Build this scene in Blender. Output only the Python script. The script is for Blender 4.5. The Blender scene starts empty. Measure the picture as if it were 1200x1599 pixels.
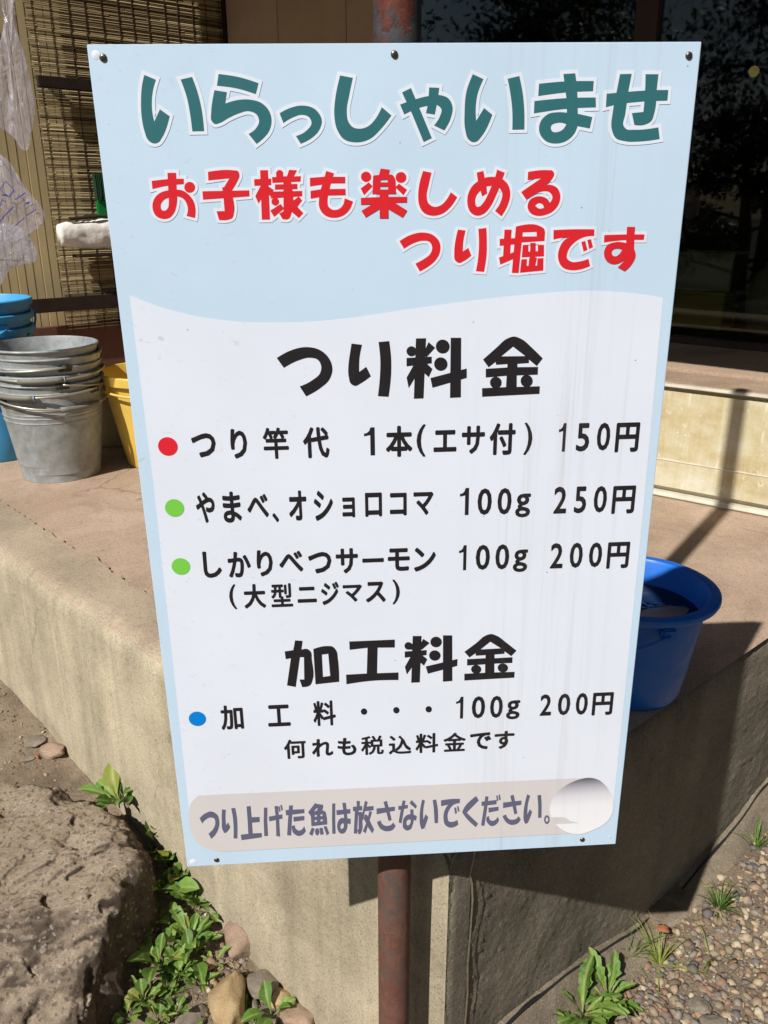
import bpy, bmesh, math, random
from mathutils import Vector, Matrix, noise
from mathutils.geometry import delaunay_2d_cdt

random.seed(7)
C = bpy.context.scene.collection
SC = bpy.context.scene

# ---------------------------------------------------------------- camera
R = Matrix(((0.999998, -0.0019997, 0.0), (-0.00069336, -0.34672828, 0.93796536), (-0.0018757, -0.93796349, -0.34672897)))
cam = bpy.data.objects.new('camera', bpy.data.cameras.new('camera'))
C.objects.link(cam)
right, up, back = R @ Vector((1, 0, 0)), -(R @ Vector((0, 1, 0))), -(R @ Vector((0, 0, 1)))
m4 = Matrix((right, up, back)).transposed().to_4x4()
m4.translation = (0, 0, 1.5)
cam.matrix_world = m4
cam.data.sensor_fit = 'VERTICAL'; cam.data.sensor_height = 36.0
cam.data.lens = 1294 * 36 / 1599
cam.data.clip_start = 0.02; cam.data.clip_end = 400
SC.camera = cam

# ---------------------------------------------------------------- sky, sun, exposure
SUN = Vector((0.39747, 0.56684, -0.72160))            # the way the light travels
w = bpy.data.worlds.new('World'); SC.world = w; w.use_nodes = True
nt = w.node_tree; nt.nodes.clear()
sky = nt.nodes.new('ShaderNodeTexSky'); sky.sky_type = 'NISHITA'; sky.sun_disc = False
sky.sun_elevation = math.asin(-SUN.z); sky.sun_rotation = math.atan2(-SUN.x, -SUN.y)
bg = nt.nodes.new('ShaderNodeBackground'); bg.inputs[1].default_value = 0.05
wo = nt.nodes.new('ShaderNodeOutputWorld')
nt.links.new(sky.outputs[0], bg.inputs[0]); nt.links.new(bg.outputs[0], wo.inputs[0])
sl = bpy.data.lights.new('sun', 'SUN'); sl.energy = 5.0; sl.angle = math.radians(0.55); sl.color = (1.0, 0.965, 0.915)
sun = bpy.data.objects.new('sun', sl); C.objects.link(sun)
sun.rotation_euler = SUN.to_track_quat('-Z', 'Y').to_euler(); sun.location = (-4, -6, 8)
vs = SC.view_settings
vs.view_transform = 'Standard'; vs.look = 'None'; vs.gamma = 1.0; vs.use_curve_mapping = False
vs.exposure = 0.12

# ---------------------------------------------------------------- materials
def srgb(r, g, b):
    f = lambda c: (c / 255 / 12.92) if c / 255 <= 0.04045 else ((c / 255 + 0.055) / 1.055) ** 2.4
    return (f(r), f(g), f(b), 1)

class MT:
    """small wrapper round a node tree"""
    def __init__(s, name, base=(0.5, 0.5, 0.5, 1), rough=0.6, metal=0.0, spec=0.5, coat=0.0, trans=0.0):
        s.m = bpy.data.materials.new(name); s.m.use_nodes = True
        s.t = s.m.node_tree; s.p = s.t.nodes['Principled BSDF']
        s.p.inputs['Base Color'].default_value = base
        s.p.inputs['Roughness'].default_value = rough
        s.p.inputs['Metallic'].default_value = metal
        s.p.inputs['Specular IOR Level'].default_value = spec
        s.p.inputs['Coat Weight'].default_value = coat
        s.tc = s.n('ShaderNodeTexCoord')
        s.hs = []
    def n(s, k, **kw):
        a = s.t.nodes.new(k)
        for q, v in kw.items(): setattr(a, q, v)
        return a
    def l(s, a, b): s.t.links.new(a, b)
    def co(s, scale=(1, 1, 1), rot=(0, 0, 0), src='Object'):
        mp = s.n('ShaderNodeMapping'); mp.inputs['Scale'].default_value = scale; mp.inputs['Rotation'].default_value = rot
        s.l(s.tc.outputs[src], mp.inputs[0]); return mp.outputs[0]
    def noise(s, scale, detail=6, rough=0.6, stretch=(1, 1, 1), rot=(0, 0, 0), dist=0.0):
        a = s.n('ShaderNodeTexNoise'); a.inputs['Scale'].default_value = scale
        a.inputs['Detail'].default_value = detail; a.inputs['Roughness'].default_value = rough; a.inputs['Distortion'].default_value = dist
        s.l(s.co(stretch, rot), a.inputs['Vector']); return a.outputs[0]
    def voro(s, scale, feature='F1', out='Distance', stretch=(1, 1, 1), rnd=1.0):
        a = s.n('ShaderNodeTexVoronoi'); a.feature = feature; a.inputs['Scale'].default_value = scale; a.inputs['Randomness'].default_value = rnd
        s.l(s.co(stretch), a.inputs['Vector']); return a.outputs[out]
    def ramp(s, x, stops):
        a = s.n('ShaderNodeValToRGB'); e = a.color_ramp.elements
        while len(e) > 1: e.remove(e[-1])
        for i, (p, c) in enumerate(stops):
            if not hasattr(c, '__len__'): c = (c, c, c, 1)
            q = e[0] if i == 0 else e.new(p)
            q.position = p; q.color = c
        s.l(x, a.inputs[0]); return a.outputs[0]
    def mix(s, f, a, b, mode='MIX'):
        q = s.n('ShaderNodeMix', data_type='RGBA', blend_type=mode)
        for sock, v in ((q.inputs['Factor'], f), (q.inputs['A'], a), (q.inputs['B'], b)):
            sk = sock
            if sock.name == 'A': sk = q.inputs[6]
            if sock.name == 'B': sk = q.inputs[7]
            if hasattr(v, 'links') or hasattr(v, 'is_linked'): s.l(v, sk)
            else: sk.default_value = v
        return q.outputs[2]
    def math(s, op, a, b=0.0, clamp=False):
        q = s.n('ShaderNodeMath', operation=op, use_clamp=clamp)
        for i, v in enumerate((a, b)):
            if hasattr(v, 'is_linked'): s.l(v, q.inputs[i])
            else: q.inputs[i].default_value = v
        return q.outputs[0]
    def color(s, x): s.l(x, s.p.inputs['Base Color'])
    def rough(s, x): s.l(x, s.p.inputs['Roughness'])
    def bump(s, x, strength=0.5, dist=0.01):
        b = s.n('ShaderNodeBump'); b.inputs['Strength'].default_value = strength; b.inputs['Distance'].default_value = dist
        s.l(x, b.inputs['Height'])
        if s.hs: s.l(s.hs[-1], b.inputs['Normal'])
        s.hs.append(b.outputs[0]); s.l(b.outputs[0], s.p.inputs['Normal'])
    def sep(s, src='Object'):
        q = s.n('ShaderNodeSeparateXYZ'); s.l(s.tc.outputs[src], q.inputs[0]); return q.outputs

def speckled(name, cols, scale=8, rough=0.8, bumps=((60, 0.4, 0.004),), fine=300, spread=(0.3, 0.7), spec=0.3):
    """mineral surface: large tone shifts, fine grain, relief"""
    M = MT(name, rough=rough, spec=spec)
    k = len(cols)
    base = M.ramp(M.noise(scale, 8, 0.65), [(spread[0] + (spread[1] - spread[0]) * i / (k - 1), c) for i, c in enumerate(cols)])
    g = M.ramp(M.noise(fine, 3, 0.7), [(0.3, 0.62), (0.55, 1.0), (0.75, 1.35)])
    M.color(M.mix(0.75, base, g, 'MULTIPLY'))
    for sc, st, d in bumps: M.bump(M.noise(sc, 8, 0.65), st, d)
    return M

mats = {}
# --- sign vinyl: printed colour, faint run-off streaks and scratches, all in the sign's own coordinates
def vinyl(name, col, grime=1.0):
    M = MT(name, col, 0.42, spec=0.28)
    x, y, z = M.sep()
    st = M.ramp(M.noise(1.0, 5, 0.6, (85, 1.6, 1)), [(0.50, 0.0), (0.66, 1.0)])
    st2 = M.ramp(M.noise(1.0, 3, 0.5, (260, 3.5, 1)), [(0.48, 0.0), (0.7, 1.0)])
    band = M.ramp(x, [(0.36, 0.0), (0.43, 1.0), (0.55, 1.0), (0.58, 0.15)])
    s_ = M.math('MULTIPLY', M.math('MULTIPLY', st, band), M.math('ADD', M.math('MULTIPLY', st2, 0.6), 0.35))
    left = M.ramp(x, [(0.0, 1.0), (0.22, 0.25), (0.6, 0.12)])
    sm = M.ramp(M.noise(55, 6, 0.75, (1, 1.9, 1), dist=1.5), [(0.61, 0.0), (0.70, 1.0)])
    sm = M.math('MULTIPLY', sm, left)
    dots = M.ramp(M.voro(75), [(0.0, 1.0), (0.045, 1.0), (0.07, 0.0)])
    keep = M.ramp(M.noise(31, 2, 0.5), [(0.60, 0.0), (0.64, 1.0)])
    dots = M.math('MULTIPLY', dots, keep)
    c = M.mix(M.math('MULTIPLY', s_, 0.27 * grime), col, srgb(150, 148, 138))
    c = M.mix(M.math('MULTIPLY', sm, 0.42 * grime), c, srgb(160, 150, 130))
    c = M.mix(M.math('MULTIPLY', dots, 0.75), c, srgb(60, 55, 50))
    cloud = M.ramp(M.noise(6, 3, 0.5), [(0.3, 0.955), (0.7, 1.0)])
    M.color(M.mix(1.0, c, cloud, 'MULTIPLY'))
    M.rough(M.ramp(M.noise(40, 5), [(0.3, 0.35), (0.7, 0.55)]))
    M.bump(M.noise(5, 2), 0.05, 0.01)
    return M.m
mats['vinyl_blue'] = vinyl('vinyl_blue', srgb(198, 219, 238))
mats['vinyl_white'] = vinyl('vinyl_white', srgb(226, 231, 242))
mats['vinyl_strip'] = vinyl('vinyl_strip', srgb(213, 207, 206), 0.5)
mats['ink_green'] = vinyl('ink_green', srgb(50, 108, 114), 0.3)
mats['ink_red'] = vinyl('ink_red', srgb(218, 36, 46), 0.2)
mats['ink_black'] = vinyl('ink_black', srgb(38, 34, 37), 0.3)
mats['ink_slate'] = vinyl('ink_slate', srgb(98, 99, 123), 0.3)
mats['dot_red'] = vinyl('dot_red', srgb(224, 36, 54), 0.1)
mats['dot_green'] = vinyl('dot_green', srgb(122, 203, 75), 0.2)
mats['dot_blue'] = vinyl('dot_blue', srgb(0, 128, 216), 0.1)
# printed hole: a flat graded print
M = MT('print_hole', rough=0.45, spec=0.3)
x, y, z = M.sep()
M.color(M.mix(M.ramp(M.noise(1.0, 4, 0.6, (110, 3, 1)), [(0.55, 0), (0.72, 0.3)]),
              M.ramp(M.math('ADD', M.math('MULTIPLY', y, -1.0), M.math('MULTIPLY', x, 0.04)), [(0.905, srgb(86, 84, 94)), (0.918, srgb(172, 170, 180)), (0.932, srgb(214, 212, 218)), (0.95, srgb(233, 232, 237)), (1.0, srgb(238, 237, 240))]),
              srgb(196, 190, 172)))
mats['print_hole'] = M.m
mats['panel_edge'] = MT('panel_edge', srgb(226, 228, 230), 0.4).m
mats['panel_core'] = MT('panel_core', srgb(70, 55, 66), 0.7).m
mats['screw'] = MT('screw_steel', srgb(120, 112, 98), 0.35, 0.9).m
mats['dark'] = MT('dark_recess', (0.01, 0.01, 0.01, 1), 0.9).m

# --- rusty pole
M = MT('rusty_pipe', rough=0.75, spec=0.3)
x, y, z = M.sep()
rust = M.ramp(M.noise(26, 8, 0.7, (1, 1, 0.6)), [(0.3, srgb(78, 56, 48)), (0.45, srgb(112, 78, 66)), (0.58, srgb(98, 66, 55)), (0.72, srgb(124, 80, 58))])
grey = M.ramp(M.noise(60, 6, 0.7), [(0.3, srgb(48, 46, 50)), (0.7, srgb(78, 76, 80))])
red = M.ramp(M.noise(45, 6, 0.8), [(0.4, srgb(78, 36, 28)), (0.7, srgb(118, 68, 50))])
patch = M.ramp(M.noise(30, 7, 0.65, (1, 1, 0.7), dist=0.6), [(0.49, 0.0), (0.53, 1.0)])
upper = M.mix(patch, grey, red)
lower = M.mix(M.ramp(M.noise(22, 7, 0.7, (1, 1, 0.45)), [(0.50, 0.0), (0.62, 0.8)]), rust, srgb(80, 76, 70))
M.color(M.mix(M.ramp(M.math('MULTIPLY', z, 0.3), [(0.30, 0.0), (0.42, 1.0)]), lower, upper))
M.bump(M.noise(90, 8, 0.7), 0.55, 0.0015); M.bump(patch, 0.4, 0.0008)
mats['rust'] = M.m

# --- concrete
def concrete(name, cols, streak=0.0, rough_relief=0.5, grit=0.6, edge=None):
    M = MT(name, rough=0.9, spec=0.15)
    k = len(cols)
    b = M.ramp(M.noise(2.2, 9, 0.62, dist=0.3), [(0.32 + 0.36 * i / (k - 1), c) for i, c in enumerate(cols)])
    g = M.ramp(M.noise(240, 5, 0.8), [(0.3, 0.60), (0.5, 1.0), (0.72, 1.3)])
    c = M.mix(0.8, b, g, 'MULTIPLY')
    if streak:
        s_ = M.ramp(M.noise(1.0, 4, 0.6, (14, 14, 0.9)), [(0.36, 1 - streak), (0.62, 1.05)])
        c = M.mix(1.0, c, s_, 'MULTIPLY')
    pit = M.ramp(M.voro(120), [(0.0, 0.55), (0.16, 1.0)])
    keep = M.ramp(M.noise(18, 3), [(0.45, 0.0), (0.62, grit)])
    c = M.mix(keep, c, M.mix(1.0, c, pit, 'MULTIPLY'))
    # aggregate grains, water stains and hairline cracks
    ag = M.n('ShaderNodeTexVoronoi'); ag.inputs['Scale'].default_value = 330; M.l(M.tc.outputs['Object'], ag.inputs['Vector'])
    sg = M.n('ShaderNodeSeparateColor'); M.l(ag.outputs['Color'], sg.inputs[0])
    c = M.mix(M.ramp(sg.outputs[0], [(0.90, 0.0), (0.92, 0.40)]), c, srgb(88, 80, 70)); c = M.mix(M.ramp(sg.outputs[1], [(0.92, 0.0), (0.94, 0.20)]), c, srgb(196, 188, 172))
    stn = M.ramp(M.noise(3.3, 10, 0.75, dist=1.4), [(0.42, 0.88), (0.50, 1.0), (0.66, 1.04)]); c = M.mix(1.0, c, stn, 'MULTIPLY')
    dv = M.n('ShaderNodeTexVoronoi'); dv.feature = 'DISTANCE_TO_EDGE'; dv.inputs['Scale'].default_value = 1.7
    dn = M.n('ShaderNodeTexNoise'); dn.inputs['Scale'].default_value = 7; dn.inputs['Detail'].default_value = 8; M.l(M.tc.outputs['Object'], dn.inputs['Vector'])
    dm = M.n('ShaderNodeMix', data_type='RGBA'); dm.inputs['Factor'].default_value = 0.16; M.l(M.tc.outputs['Object'], dm.inputs[6]); M.l(dn.outputs[1], dm.inputs[7]); M.l(dm.outputs[2], dv.inputs['Vector'])
    hc = M.ramp(dv.outputs['Distance'], [(0.0, 1.0), (0.0035, 0.8), (0.007, 0.0)])
    hc = M.math('MULTIPLY', hc, M.ramp(M.noise(1.9, 4), [(0.52, 0.0), (0.62, 0.42)])); c = M.mix(hc, c, srgb(58, 50, 42))
    M.color(c)
    M.bump(M.noise(6, 6, 0.6), rough_relief, 0.012)
    M.bump(M.noise(70, 8, 0.7), rough_relief * 0.9, 0.004)
    M.bump(M.noise(330, 4, 0.7), rough_relief, 0.0014)
    return M.m
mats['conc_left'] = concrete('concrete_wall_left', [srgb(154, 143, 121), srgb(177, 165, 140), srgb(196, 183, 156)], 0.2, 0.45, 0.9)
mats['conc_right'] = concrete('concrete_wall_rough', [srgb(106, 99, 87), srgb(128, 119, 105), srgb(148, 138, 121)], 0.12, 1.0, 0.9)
mats['conc_top'] = concrete('concrete_slab_top', [srgb(156, 134, 114), srgb(172, 149, 128), srgb(184, 161, 140)], 0, 0.22, 0.25)
mats['conc_strip'] = concrete('concrete_edge_strip', [srgb(152, 136, 116), srgb(170, 153, 131), srgb(183, 167, 144)], 0, 0.3, 0.4)
mats['conc_haunch'] = concrete('concrete_footing', [srgb(112, 101, 86), srgb(132, 120, 102), srgb(148, 134, 114)], 0, 0.9, 0.9)
mats['step'] = concrete('step_stone', [srgb(150, 126, 108), srgb(168, 144, 122), srgb(180, 156, 134)], 0, 0.3, 0.3)
M = speckled('dry_soil', [srgb(98, 86, 72), srgb(132, 116, 97), srgb(154, 138, 116)], 7, 0.95, ((30, 0.8, 0.014), (140, 1.0, 0.005)), 420)
_x, _y, _z = M.sep()                                  # dry soil round the platform, unseen yard beyond made dark green to cut bounced light
_d = M.math('SQRT', M.math('ADD', M.math('POWER', _x, 2.0), M.math('POWER', M.math('SUBTRACT', _y, 1.6), 2.0)))
_f = M.ramp(M.math('ADD', M.math('MULTIPLY', _d, 0.1), M.math('MULTIPLY', M.noise(1.5, 5), 0.10)), [(0.235, 0.0), (0.30, 1.0)])
_c = M.p.inputs['Base Color'].links[0].from_socket
M.color(M.mix(_f, _c, M.ramp(M.noise(9, 6), [(0.3, srgb(40, 50, 26)), (0.7, srgb(66, 74, 40))])))
mats['soil'] = M.m
mats['boulder'] = None

def build_boulder_mat():
    M = MT('boulder_stone', rough=0.88, spec=0.25)
    geo = M.n('ShaderNodeNewGeometry')
    sx = M.n('ShaderNodeSeparateXYZ'); M.l(geo.outputs['Normal'], sx.inputs[0])
    stone = M.ramp(M.noise(7, 9, 0.7, dist=0.4), [(0.3, srgb(84, 73, 63)), (0.5, srgb(112, 98, 85)), (0.7, srgb(138, 122, 105))])
    dust = M.ramp(M.noise(9, 9, 0.7), [(0.3, srgb(170, 151, 128)), (0.5, srgb(190, 170, 146)), (0.7, srgb(206, 188, 163))])
    f = M.math('ADD', sx.outputs[2], M.math('MULTIPLY', M.math('SUBTRACT', M.noise(10, 7, 0.7), 0.5), 0.9))
    c = M.mix(M.ramp(f, [(0.62, 0.0), (0.90, 1.0)]), stone, dust)
    lich = M.ramp(M.noise(85, 6, 0.75), [(0.61, 0.0), (0.64, 0.9)])
    zone = M.ramp(M.noise(5, 3), [(0.5, 0.0), (0.6, 1.0)])
    c = M.mix(M.math('MULTIPLY', lich, zone), c, srgb(190, 184, 176))
    g = M.ramp(M.noise(240, 5, 0.8), [(0.3, 0.6), (0.5, 1.0), (0.75, 1.35)])
    pt = M.ramp(M.noise(34, 8, 0.75), [(0.34, 0.62), (0.43, 1.0)])
    c = M.mix(1.0, c, pt, 'MULTIPLY')
    sp = M.n('ShaderNodeTexVoronoi'); sp.inputs['Scale'].default_value = 150; M.l(M.tc.outputs['Object'], sp.inputs['Vector'])
    sc_ = M.n('ShaderNodeSeparateColor'); M.l(sp.outputs['Color'], sc_.inputs[0])
    c = M.mix(M.ramp(sc_.outputs[0], [(0.86, 0.0), (0.88, 0.5)]), c, srgb(70, 60, 52)); c = M.mix(M.ramp(sc_.outputs[1], [(0.93, 0.0), (0.95, 0.5)]), c, srgb(208, 200, 186))
    M.color(M.mix(0.9, c, g, 'MULTIPLY'))
    M.bump(M.noise(14, 9, 0.72, dist=0.6), 1.0, 0.035); M.bump(M.noise(90, 9, 0.8), 1.0, 0.008)
    M.bump(M.ramp(M.voro(14, stretch=(1, 1.4, 1)), [(0.0, 0.0), (0.22, 1.0)]), 0.25, 0.01)
    return M.m
mats['boulder'] = build_boulder_mat()

def pebble_mat(name, cols):
    M = MT(name, rough=0.8, spec=0.3)
    oi = M.n('ShaderNodeObjectInfo')
    geo = M.n('ShaderNodeNewGeometry')
    b = M.ramp(geo.outputs['Random Per Island'], [(i / len(cols), c) for i, c in enumerate(cols)])
    M.t.nodes[b.node.name].color_ramp.interpolation = 'CONSTANT'
    g = M.ramp(M.noise(180, 5, 0.7), [(0.3, 0.75), (0.7, 1.2)])
    M.color(M.mix(0.8, b, g, 'MULTIPLY')); M.bump(M.noise(150, 6), 0.4, 0.002)
    return M.m
mats['pebble'] = pebble_mat('pebbles', [srgb(144, 128, 108), srgb(112, 105, 99), srgb(158, 137, 110), srgb(133, 110, 92), srgb(101, 96, 92), srgb(169, 151, 124), srgb(142, 112, 94), srgb(137, 128, 115), srgb(122, 103, 88), srgb(180, 167, 142), srgb(135, 122, 101), srgb(110, 94, 81), srgb(149, 126, 99), srgb(126, 117, 106)])
mats['crumb'] = pebble_mat('soil_crumbs', [srgb(140, 122, 100), srgb(120, 102, 84), srgb(158, 140, 114), srgb(104, 90, 76), srgb(170, 154, 130)])
mats['stone_a'] = speckled('stone_pinkish', [srgb(132, 108, 92), srgb(156, 132, 112), srgb(172, 150, 128)], 14, 0.85, ((24, 0.5, 0.01), (130, 0.4, 0.003)), 380).m
mats['stone_b'] = speckled('stone_grey', [srgb(104, 96, 86), srgb(128, 118, 104), srgb(148, 138, 122)], 18, 0.85, ((24, 0.6, 0.01), (130, 0.5, 0.003)), 380).m
mats['stone_c'] = speckled('stone_tan', [srgb(138, 116, 84), srgb(164, 140, 104), srgb(180, 158, 122)], 16, 0.85, ((24, 0.5, 0.01), (130, 0.4, 0.003)), 380).m

def leaf_mat(name, a, b, c):
    M = MT(name, rough=0.5, spec=0.35)
    oi = M.n('ShaderNodeObjectInfo')
    x, y, z = M.sep()
    base = M.ramp(M.math('ADD', M.math('MULTIPLY', M.noise(40, 5), 0.6), M.math('MULTIPLY', oi.outputs['Random'], 0.4)), [(0.25, a), (0.5, b), (0.75, c)])
    rib = M.ramp(M.math('ABSOLUTE', x), [(0.0, 1.0), (0.0012, 0.0)])
    base = M.mix(M.ramp(M.noise(55, 6, 0.7), [(0.62, 0.0), (0.70, 0.6)]), base, srgb(134, 112, 52))
    base = M.mix(M.ramp(oi.outputs['Random'], [(0.90, 0.0), (0.93, 0.55)]), base, srgb(150, 140, 60))
    M.color(M.mix(M.math('MULTIPLY', rib, 0.6), base, srgb(166, 174, 104)))
    M.p.inputs['Subsurface Weight'].default_value = 0.0
    M.bump(M.noise(90, 4, 0.6), 0.5, 0.003)
    # light passes through a leaf
    tr = M.n('ShaderNodeBsdfTranslucent'); M.l(base, tr.inputs[0]); ms = M.n('ShaderNodeMixShader'); ms.inputs[0].default_value = 0.22
    out = M.t.nodes['Material Output']; M.l(M.p.outputs[0], ms.inputs[1]); M.l(tr.outputs[0], ms.inputs[2]); M.l(ms.outputs[0], out.inputs[0])
    return M.m
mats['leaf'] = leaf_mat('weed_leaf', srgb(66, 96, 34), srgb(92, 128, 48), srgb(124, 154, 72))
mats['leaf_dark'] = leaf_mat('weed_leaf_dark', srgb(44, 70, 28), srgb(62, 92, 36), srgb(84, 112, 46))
mats['leaf_tree'] = leaf_mat('tree_leaf', srgb(34, 52, 24), srgb(46, 68, 30), srgb(62, 84, 38))
mats['stem'] = MT('weed_stem_red', srgb(132, 70, 66), 0.6).m
mats['straw'] = MT('dry_straw', srgb(176, 150, 104), 0.8).m
mats['bark'] = speckled('bark', [srgb(60, 48, 38), srgb(84, 70, 56)], 10, 0.95, ((30, 1.0, 0.02),)).m

# --- buckets
M = MT('galvanised', rough=0.45, metal=0.2, spec=0.5)
M.color(M.mix(M.ramp(M.noise(10, 6, 0.6, (1, 1, 0.6)), [(0.5, 0.0), (0.75, 0.45)]), M.ramp(M.noise(26, 7, 0.65), [(0.3, srgb(132, 136, 136)), (0.5, srgb(154, 158, 158)), (0.7, srgb(172, 175, 173))]), srgb(132, 122, 92)))
M.rough(M.ramp(M.noise(30, 5), [(0.3, 0.42), (0.7, 0.62)])); M.bump(M.noise(14, 3), 0.15, 0.004)
mats['galv'] = M.m
mats['wire'] = MT('wire', srgb(190, 182, 168), 0.35, 0.6).m
mats['ironwork'] = MT('dark_lug', srgb(70, 66, 60), 0.5, 0.4).m
mats['grip'] = MT('grip_grey', srgb(118, 116, 104), 0.6).m
mats['grip_blue'] = MT('grip_end_blue', srgb(150, 170, 210), 0.5).m
def plastic(name, col, dirt=0.15, rough=0.4):
    M = MT(name, col, rough, spec=0.4)
    c = M.mix(M.math('MULTIPLY', M.ramp(M.noise(9, 7, 0.7), [(0.45, 0.0), (0.75, 1.0)]), dirt), col, srgb(120, 105, 80))
    M.color(c); M.rough(M.ramp(M.noise(30, 5), [(0.3, rough - 0.08), (0.7, rough + 0.15)]))
    M.bump(M.noise(9, 3), 0.08, 0.01); return M.m
mats['yellow'] = plastic('yellow_plastic', srgb(222, 188, 88))
mats['cyan'] = plastic('sky_blue_plastic', srgb(62, 152, 204))
mats['blue'] = plastic('blue_plastic', srgb(14, 106, 204), 0.22)
mats['cream'] = plastic('cream_plastic', srgb(176, 166, 136), 0.3)
mats['green'] = plastic('green_plastic', srgb(20, 128, 58), 0.05)
mats['darkgreen'] = plastic('dark_green_bristle', srgb(16, 54, 30), 0.05, 0.8)
# water
M = MT('water', srgb(20, 66, 96), 0.06, spec=0.6)
M.p.inputs['Transmission Weight'].default_value = 0.75; M.p.inputs['IOR'].default_value = 1.33; M.bump(M.noise(22, 3), 0.35, 0.004)
mats['water'] = M.m
M = MT('wet_net', srgb(176, 166, 160), 0.55); M.bump(M.noise(60, 7, 0.7), 0.8, 0.006); mats['net'] = M.m

# --- building
M = MT('siding', rough=0.6, spec=0.3)
M.color(M.mix(M.ramp(M.noise(3, 7, 0.6, (2, 2, 0.5)), [(0.4, 0.0), (0.75, 0.5)]), srgb(196, 178, 136), srgb(158, 138, 100)))
M.bump(M.noise(70, 4), 0.15, 0.002); mats['siding'] = M.m
M = MT('reed', rough=0.75, spec=0.25)
geo = M.n('ShaderNodeNewGeometry')
rb = M.ramp(geo.outputs['Random Per Island'], [(0.0, srgb(84, 68, 48)), (0.3, srgb(136, 116, 84)), (0.6, srgb(176, 156, 118)), (1.0, srgb(204, 186, 146))])
ns = M.ramp(M.noise(1.0, 6, 0.7, (7, 7, 60)), [(0.30, 0.62), (0.5, 0.92), (0.7, 1.12)])
M.color(M.mix(1.0, rb, ns, 'MULTIPLY')); mats['reed'] = M.m
mats['string'] = MT('string_dark', srgb(44, 32, 24), 0.9).m
mats['rail'] = speckled('dark_timber', [srgb(34, 24, 19), srgb(54, 40, 32)], 12, 0.8, ((60, 0.5, 0.003),)).m
M = MT('brown_panel', srgb(118, 90, 68), 0.5, spec=0.4)
M.color(M.ramp(M.noise(4, 5, 0.5), [(0.3, srgb(178, 148, 126)), (0.7, srgb(196, 166, 142))])); mats['brown'] = M.m
mats['redbrown'] = speckled('redbrown_board', [srgb(84, 54, 44), srgb(104, 68, 54)], 6, 0.7, ((50, 0.3, 0.003),)).m
mats['frame'] = speckled('door_frame_brown', [srgb(62, 46, 40), srgb(76, 58, 50)], 6, 0.5, ((50, 0.2, 0.002),)).m
mats['room'] = MT('room_dark', srgb(50, 44, 38), 0.9).m
mats['shelf'] = MT('shelf_wood', srgb(86, 66, 46), 0.7).m
mats['alu'] = MT('aluminium', srgb(176, 174, 174), 0.35, 0.8).m
M = MT('window_glass', (1, 1, 1, 1), 0.02)
g1 = M.n('ShaderNodeBsdfGlossy'); g1.inputs['Roughness'].default_value = 0.02
t1 = M.n('ShaderNodeBsdfTransparent'); t1.inputs[0].default_value = (0.62, 0.66, 0.62, 1)
fr = M.n('ShaderNodeFresnel'); fr.inputs[0].default_value = 1.5; mx = M.n('ShaderNodeMixShader')
M.l(fr.outputs[0], mx.inputs[0]); M.l(t1.outputs[0], mx.inputs[1]); M.l(g1.outputs[0], mx.inputs[2]); M.l(mx.outputs[0], M.t.nodes['Material Output'].inputs[0])
mats['glass'] = M.m
# peeling yellowed tank
M = MT('yellowed_panel', rough=0.6, spec=0.3)
blot = M.ramp(M.math('ADD', M.math('MULTIPLY', M.noise(5, 9, 0.7, (1, 1, 1.6)), 0.75), M.math('ADD', M.math('MULTIPLY', M.noise(1, 6, 0.7, (60, 60, 5)), 0.25), M.math('MULTIPLY', M.sep()[2], -0.12))), [(0.30, srgb(172, 152, 108)), (0.42, srgb(190, 176, 138)), (0.52, srgb(200, 192, 164)), (0.62, srgb(208, 204, 184))])
scr = M.ramp(M.noise(38, 7, 0.75, dist=1.5), [(0.60, 0.0), (0.66, 0.9)])
vs_ = M.ramp(M.noise(1, 5, 0.7, (26, 26, 1.5)), [(0.58, 0.0), (0.62, 0.7)])
vs_ = M.math('MULTIPLY', vs_, M.ramp(M.noise(9, 3), [(0.45, 0.0), (0.55, 1.0)]))
blot = M.mix(vs_, blot, srgb(220, 212, 186))
c = M.mix(scr, blot, srgb(222, 216, 196))
c = M.mix(M.ramp(M.noise(4, 4), [(0.6, 0.0), (0.75, 0.4)]), c, srgb(140, 128, 104))
M.color(c); M.bump(M.noise(30, 6), 0.3, 0.003); mats['tank'] = M.m
mats['tank_rim'] = plastic('tank_rim', srgb(214, 208, 192), 0.4, 0.35)
# clear plastic bags
def bagmat(name, tint, f):
    M = MT(name, tint, 0.16, spec=0.9); 
    tp = M.n('ShaderNodeBsdfTransparent'); tp.inputs[0].default_value = (0.98, 0.97, 0.99, 1)
    lw = M.n('ShaderNodeLayerWeight'); lw.inputs[0].default_value = 0.45
    fac = M.math('ADD', M.math('MULTIPLY', lw.outputs['Facing'], 0.55), f, True)
    ms = M.n('ShaderNodeMixShader'); M.l(fac, ms.inputs[0]); M.l(tp.outputs[0], ms.inputs[1]); M.l(M.p.outputs[0], ms.inputs[2])
    M.l(ms.outputs[0], M.t.nodes['Material Output'].inputs[0]); M.bump(M.noise(24, 6, 0.65, (1.6, 1, 0.5), dist=1.2), 1.0, 0.03)
    return M.m
mats['bag'] = bagmat('clear_film', srgb(222, 214, 224), 0.20)
mats['bag_grey'] = bagmat('grey_film', srgb(196, 196, 208), 0.30)
mats['bag_ink'] = MT('bag_print', srgb(52, 48, 140), 0.6).m
M = MT('paper_white', srgb(226, 222, 214), 0.8); M.bump(M.noise(25, 5), 0.5, 0.01); mats['paper'] = M.m
M = MT('lamp_globe', srgb(220, 180, 60), 0.4)
M.p.inputs['Emission Color'].default_value = (1, 0.72, 0.2, 1); M.p.inputs['Emission Strength'].default_value = 0.22; mats['lamp'] = M.m
mats['red_bit'] = MT('red_scrap', srgb(176, 84, 66), 0.8).m
mats['deadleaf'] = MT('dead_leaf', srgb(150, 88, 60), 0.8).m
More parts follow.
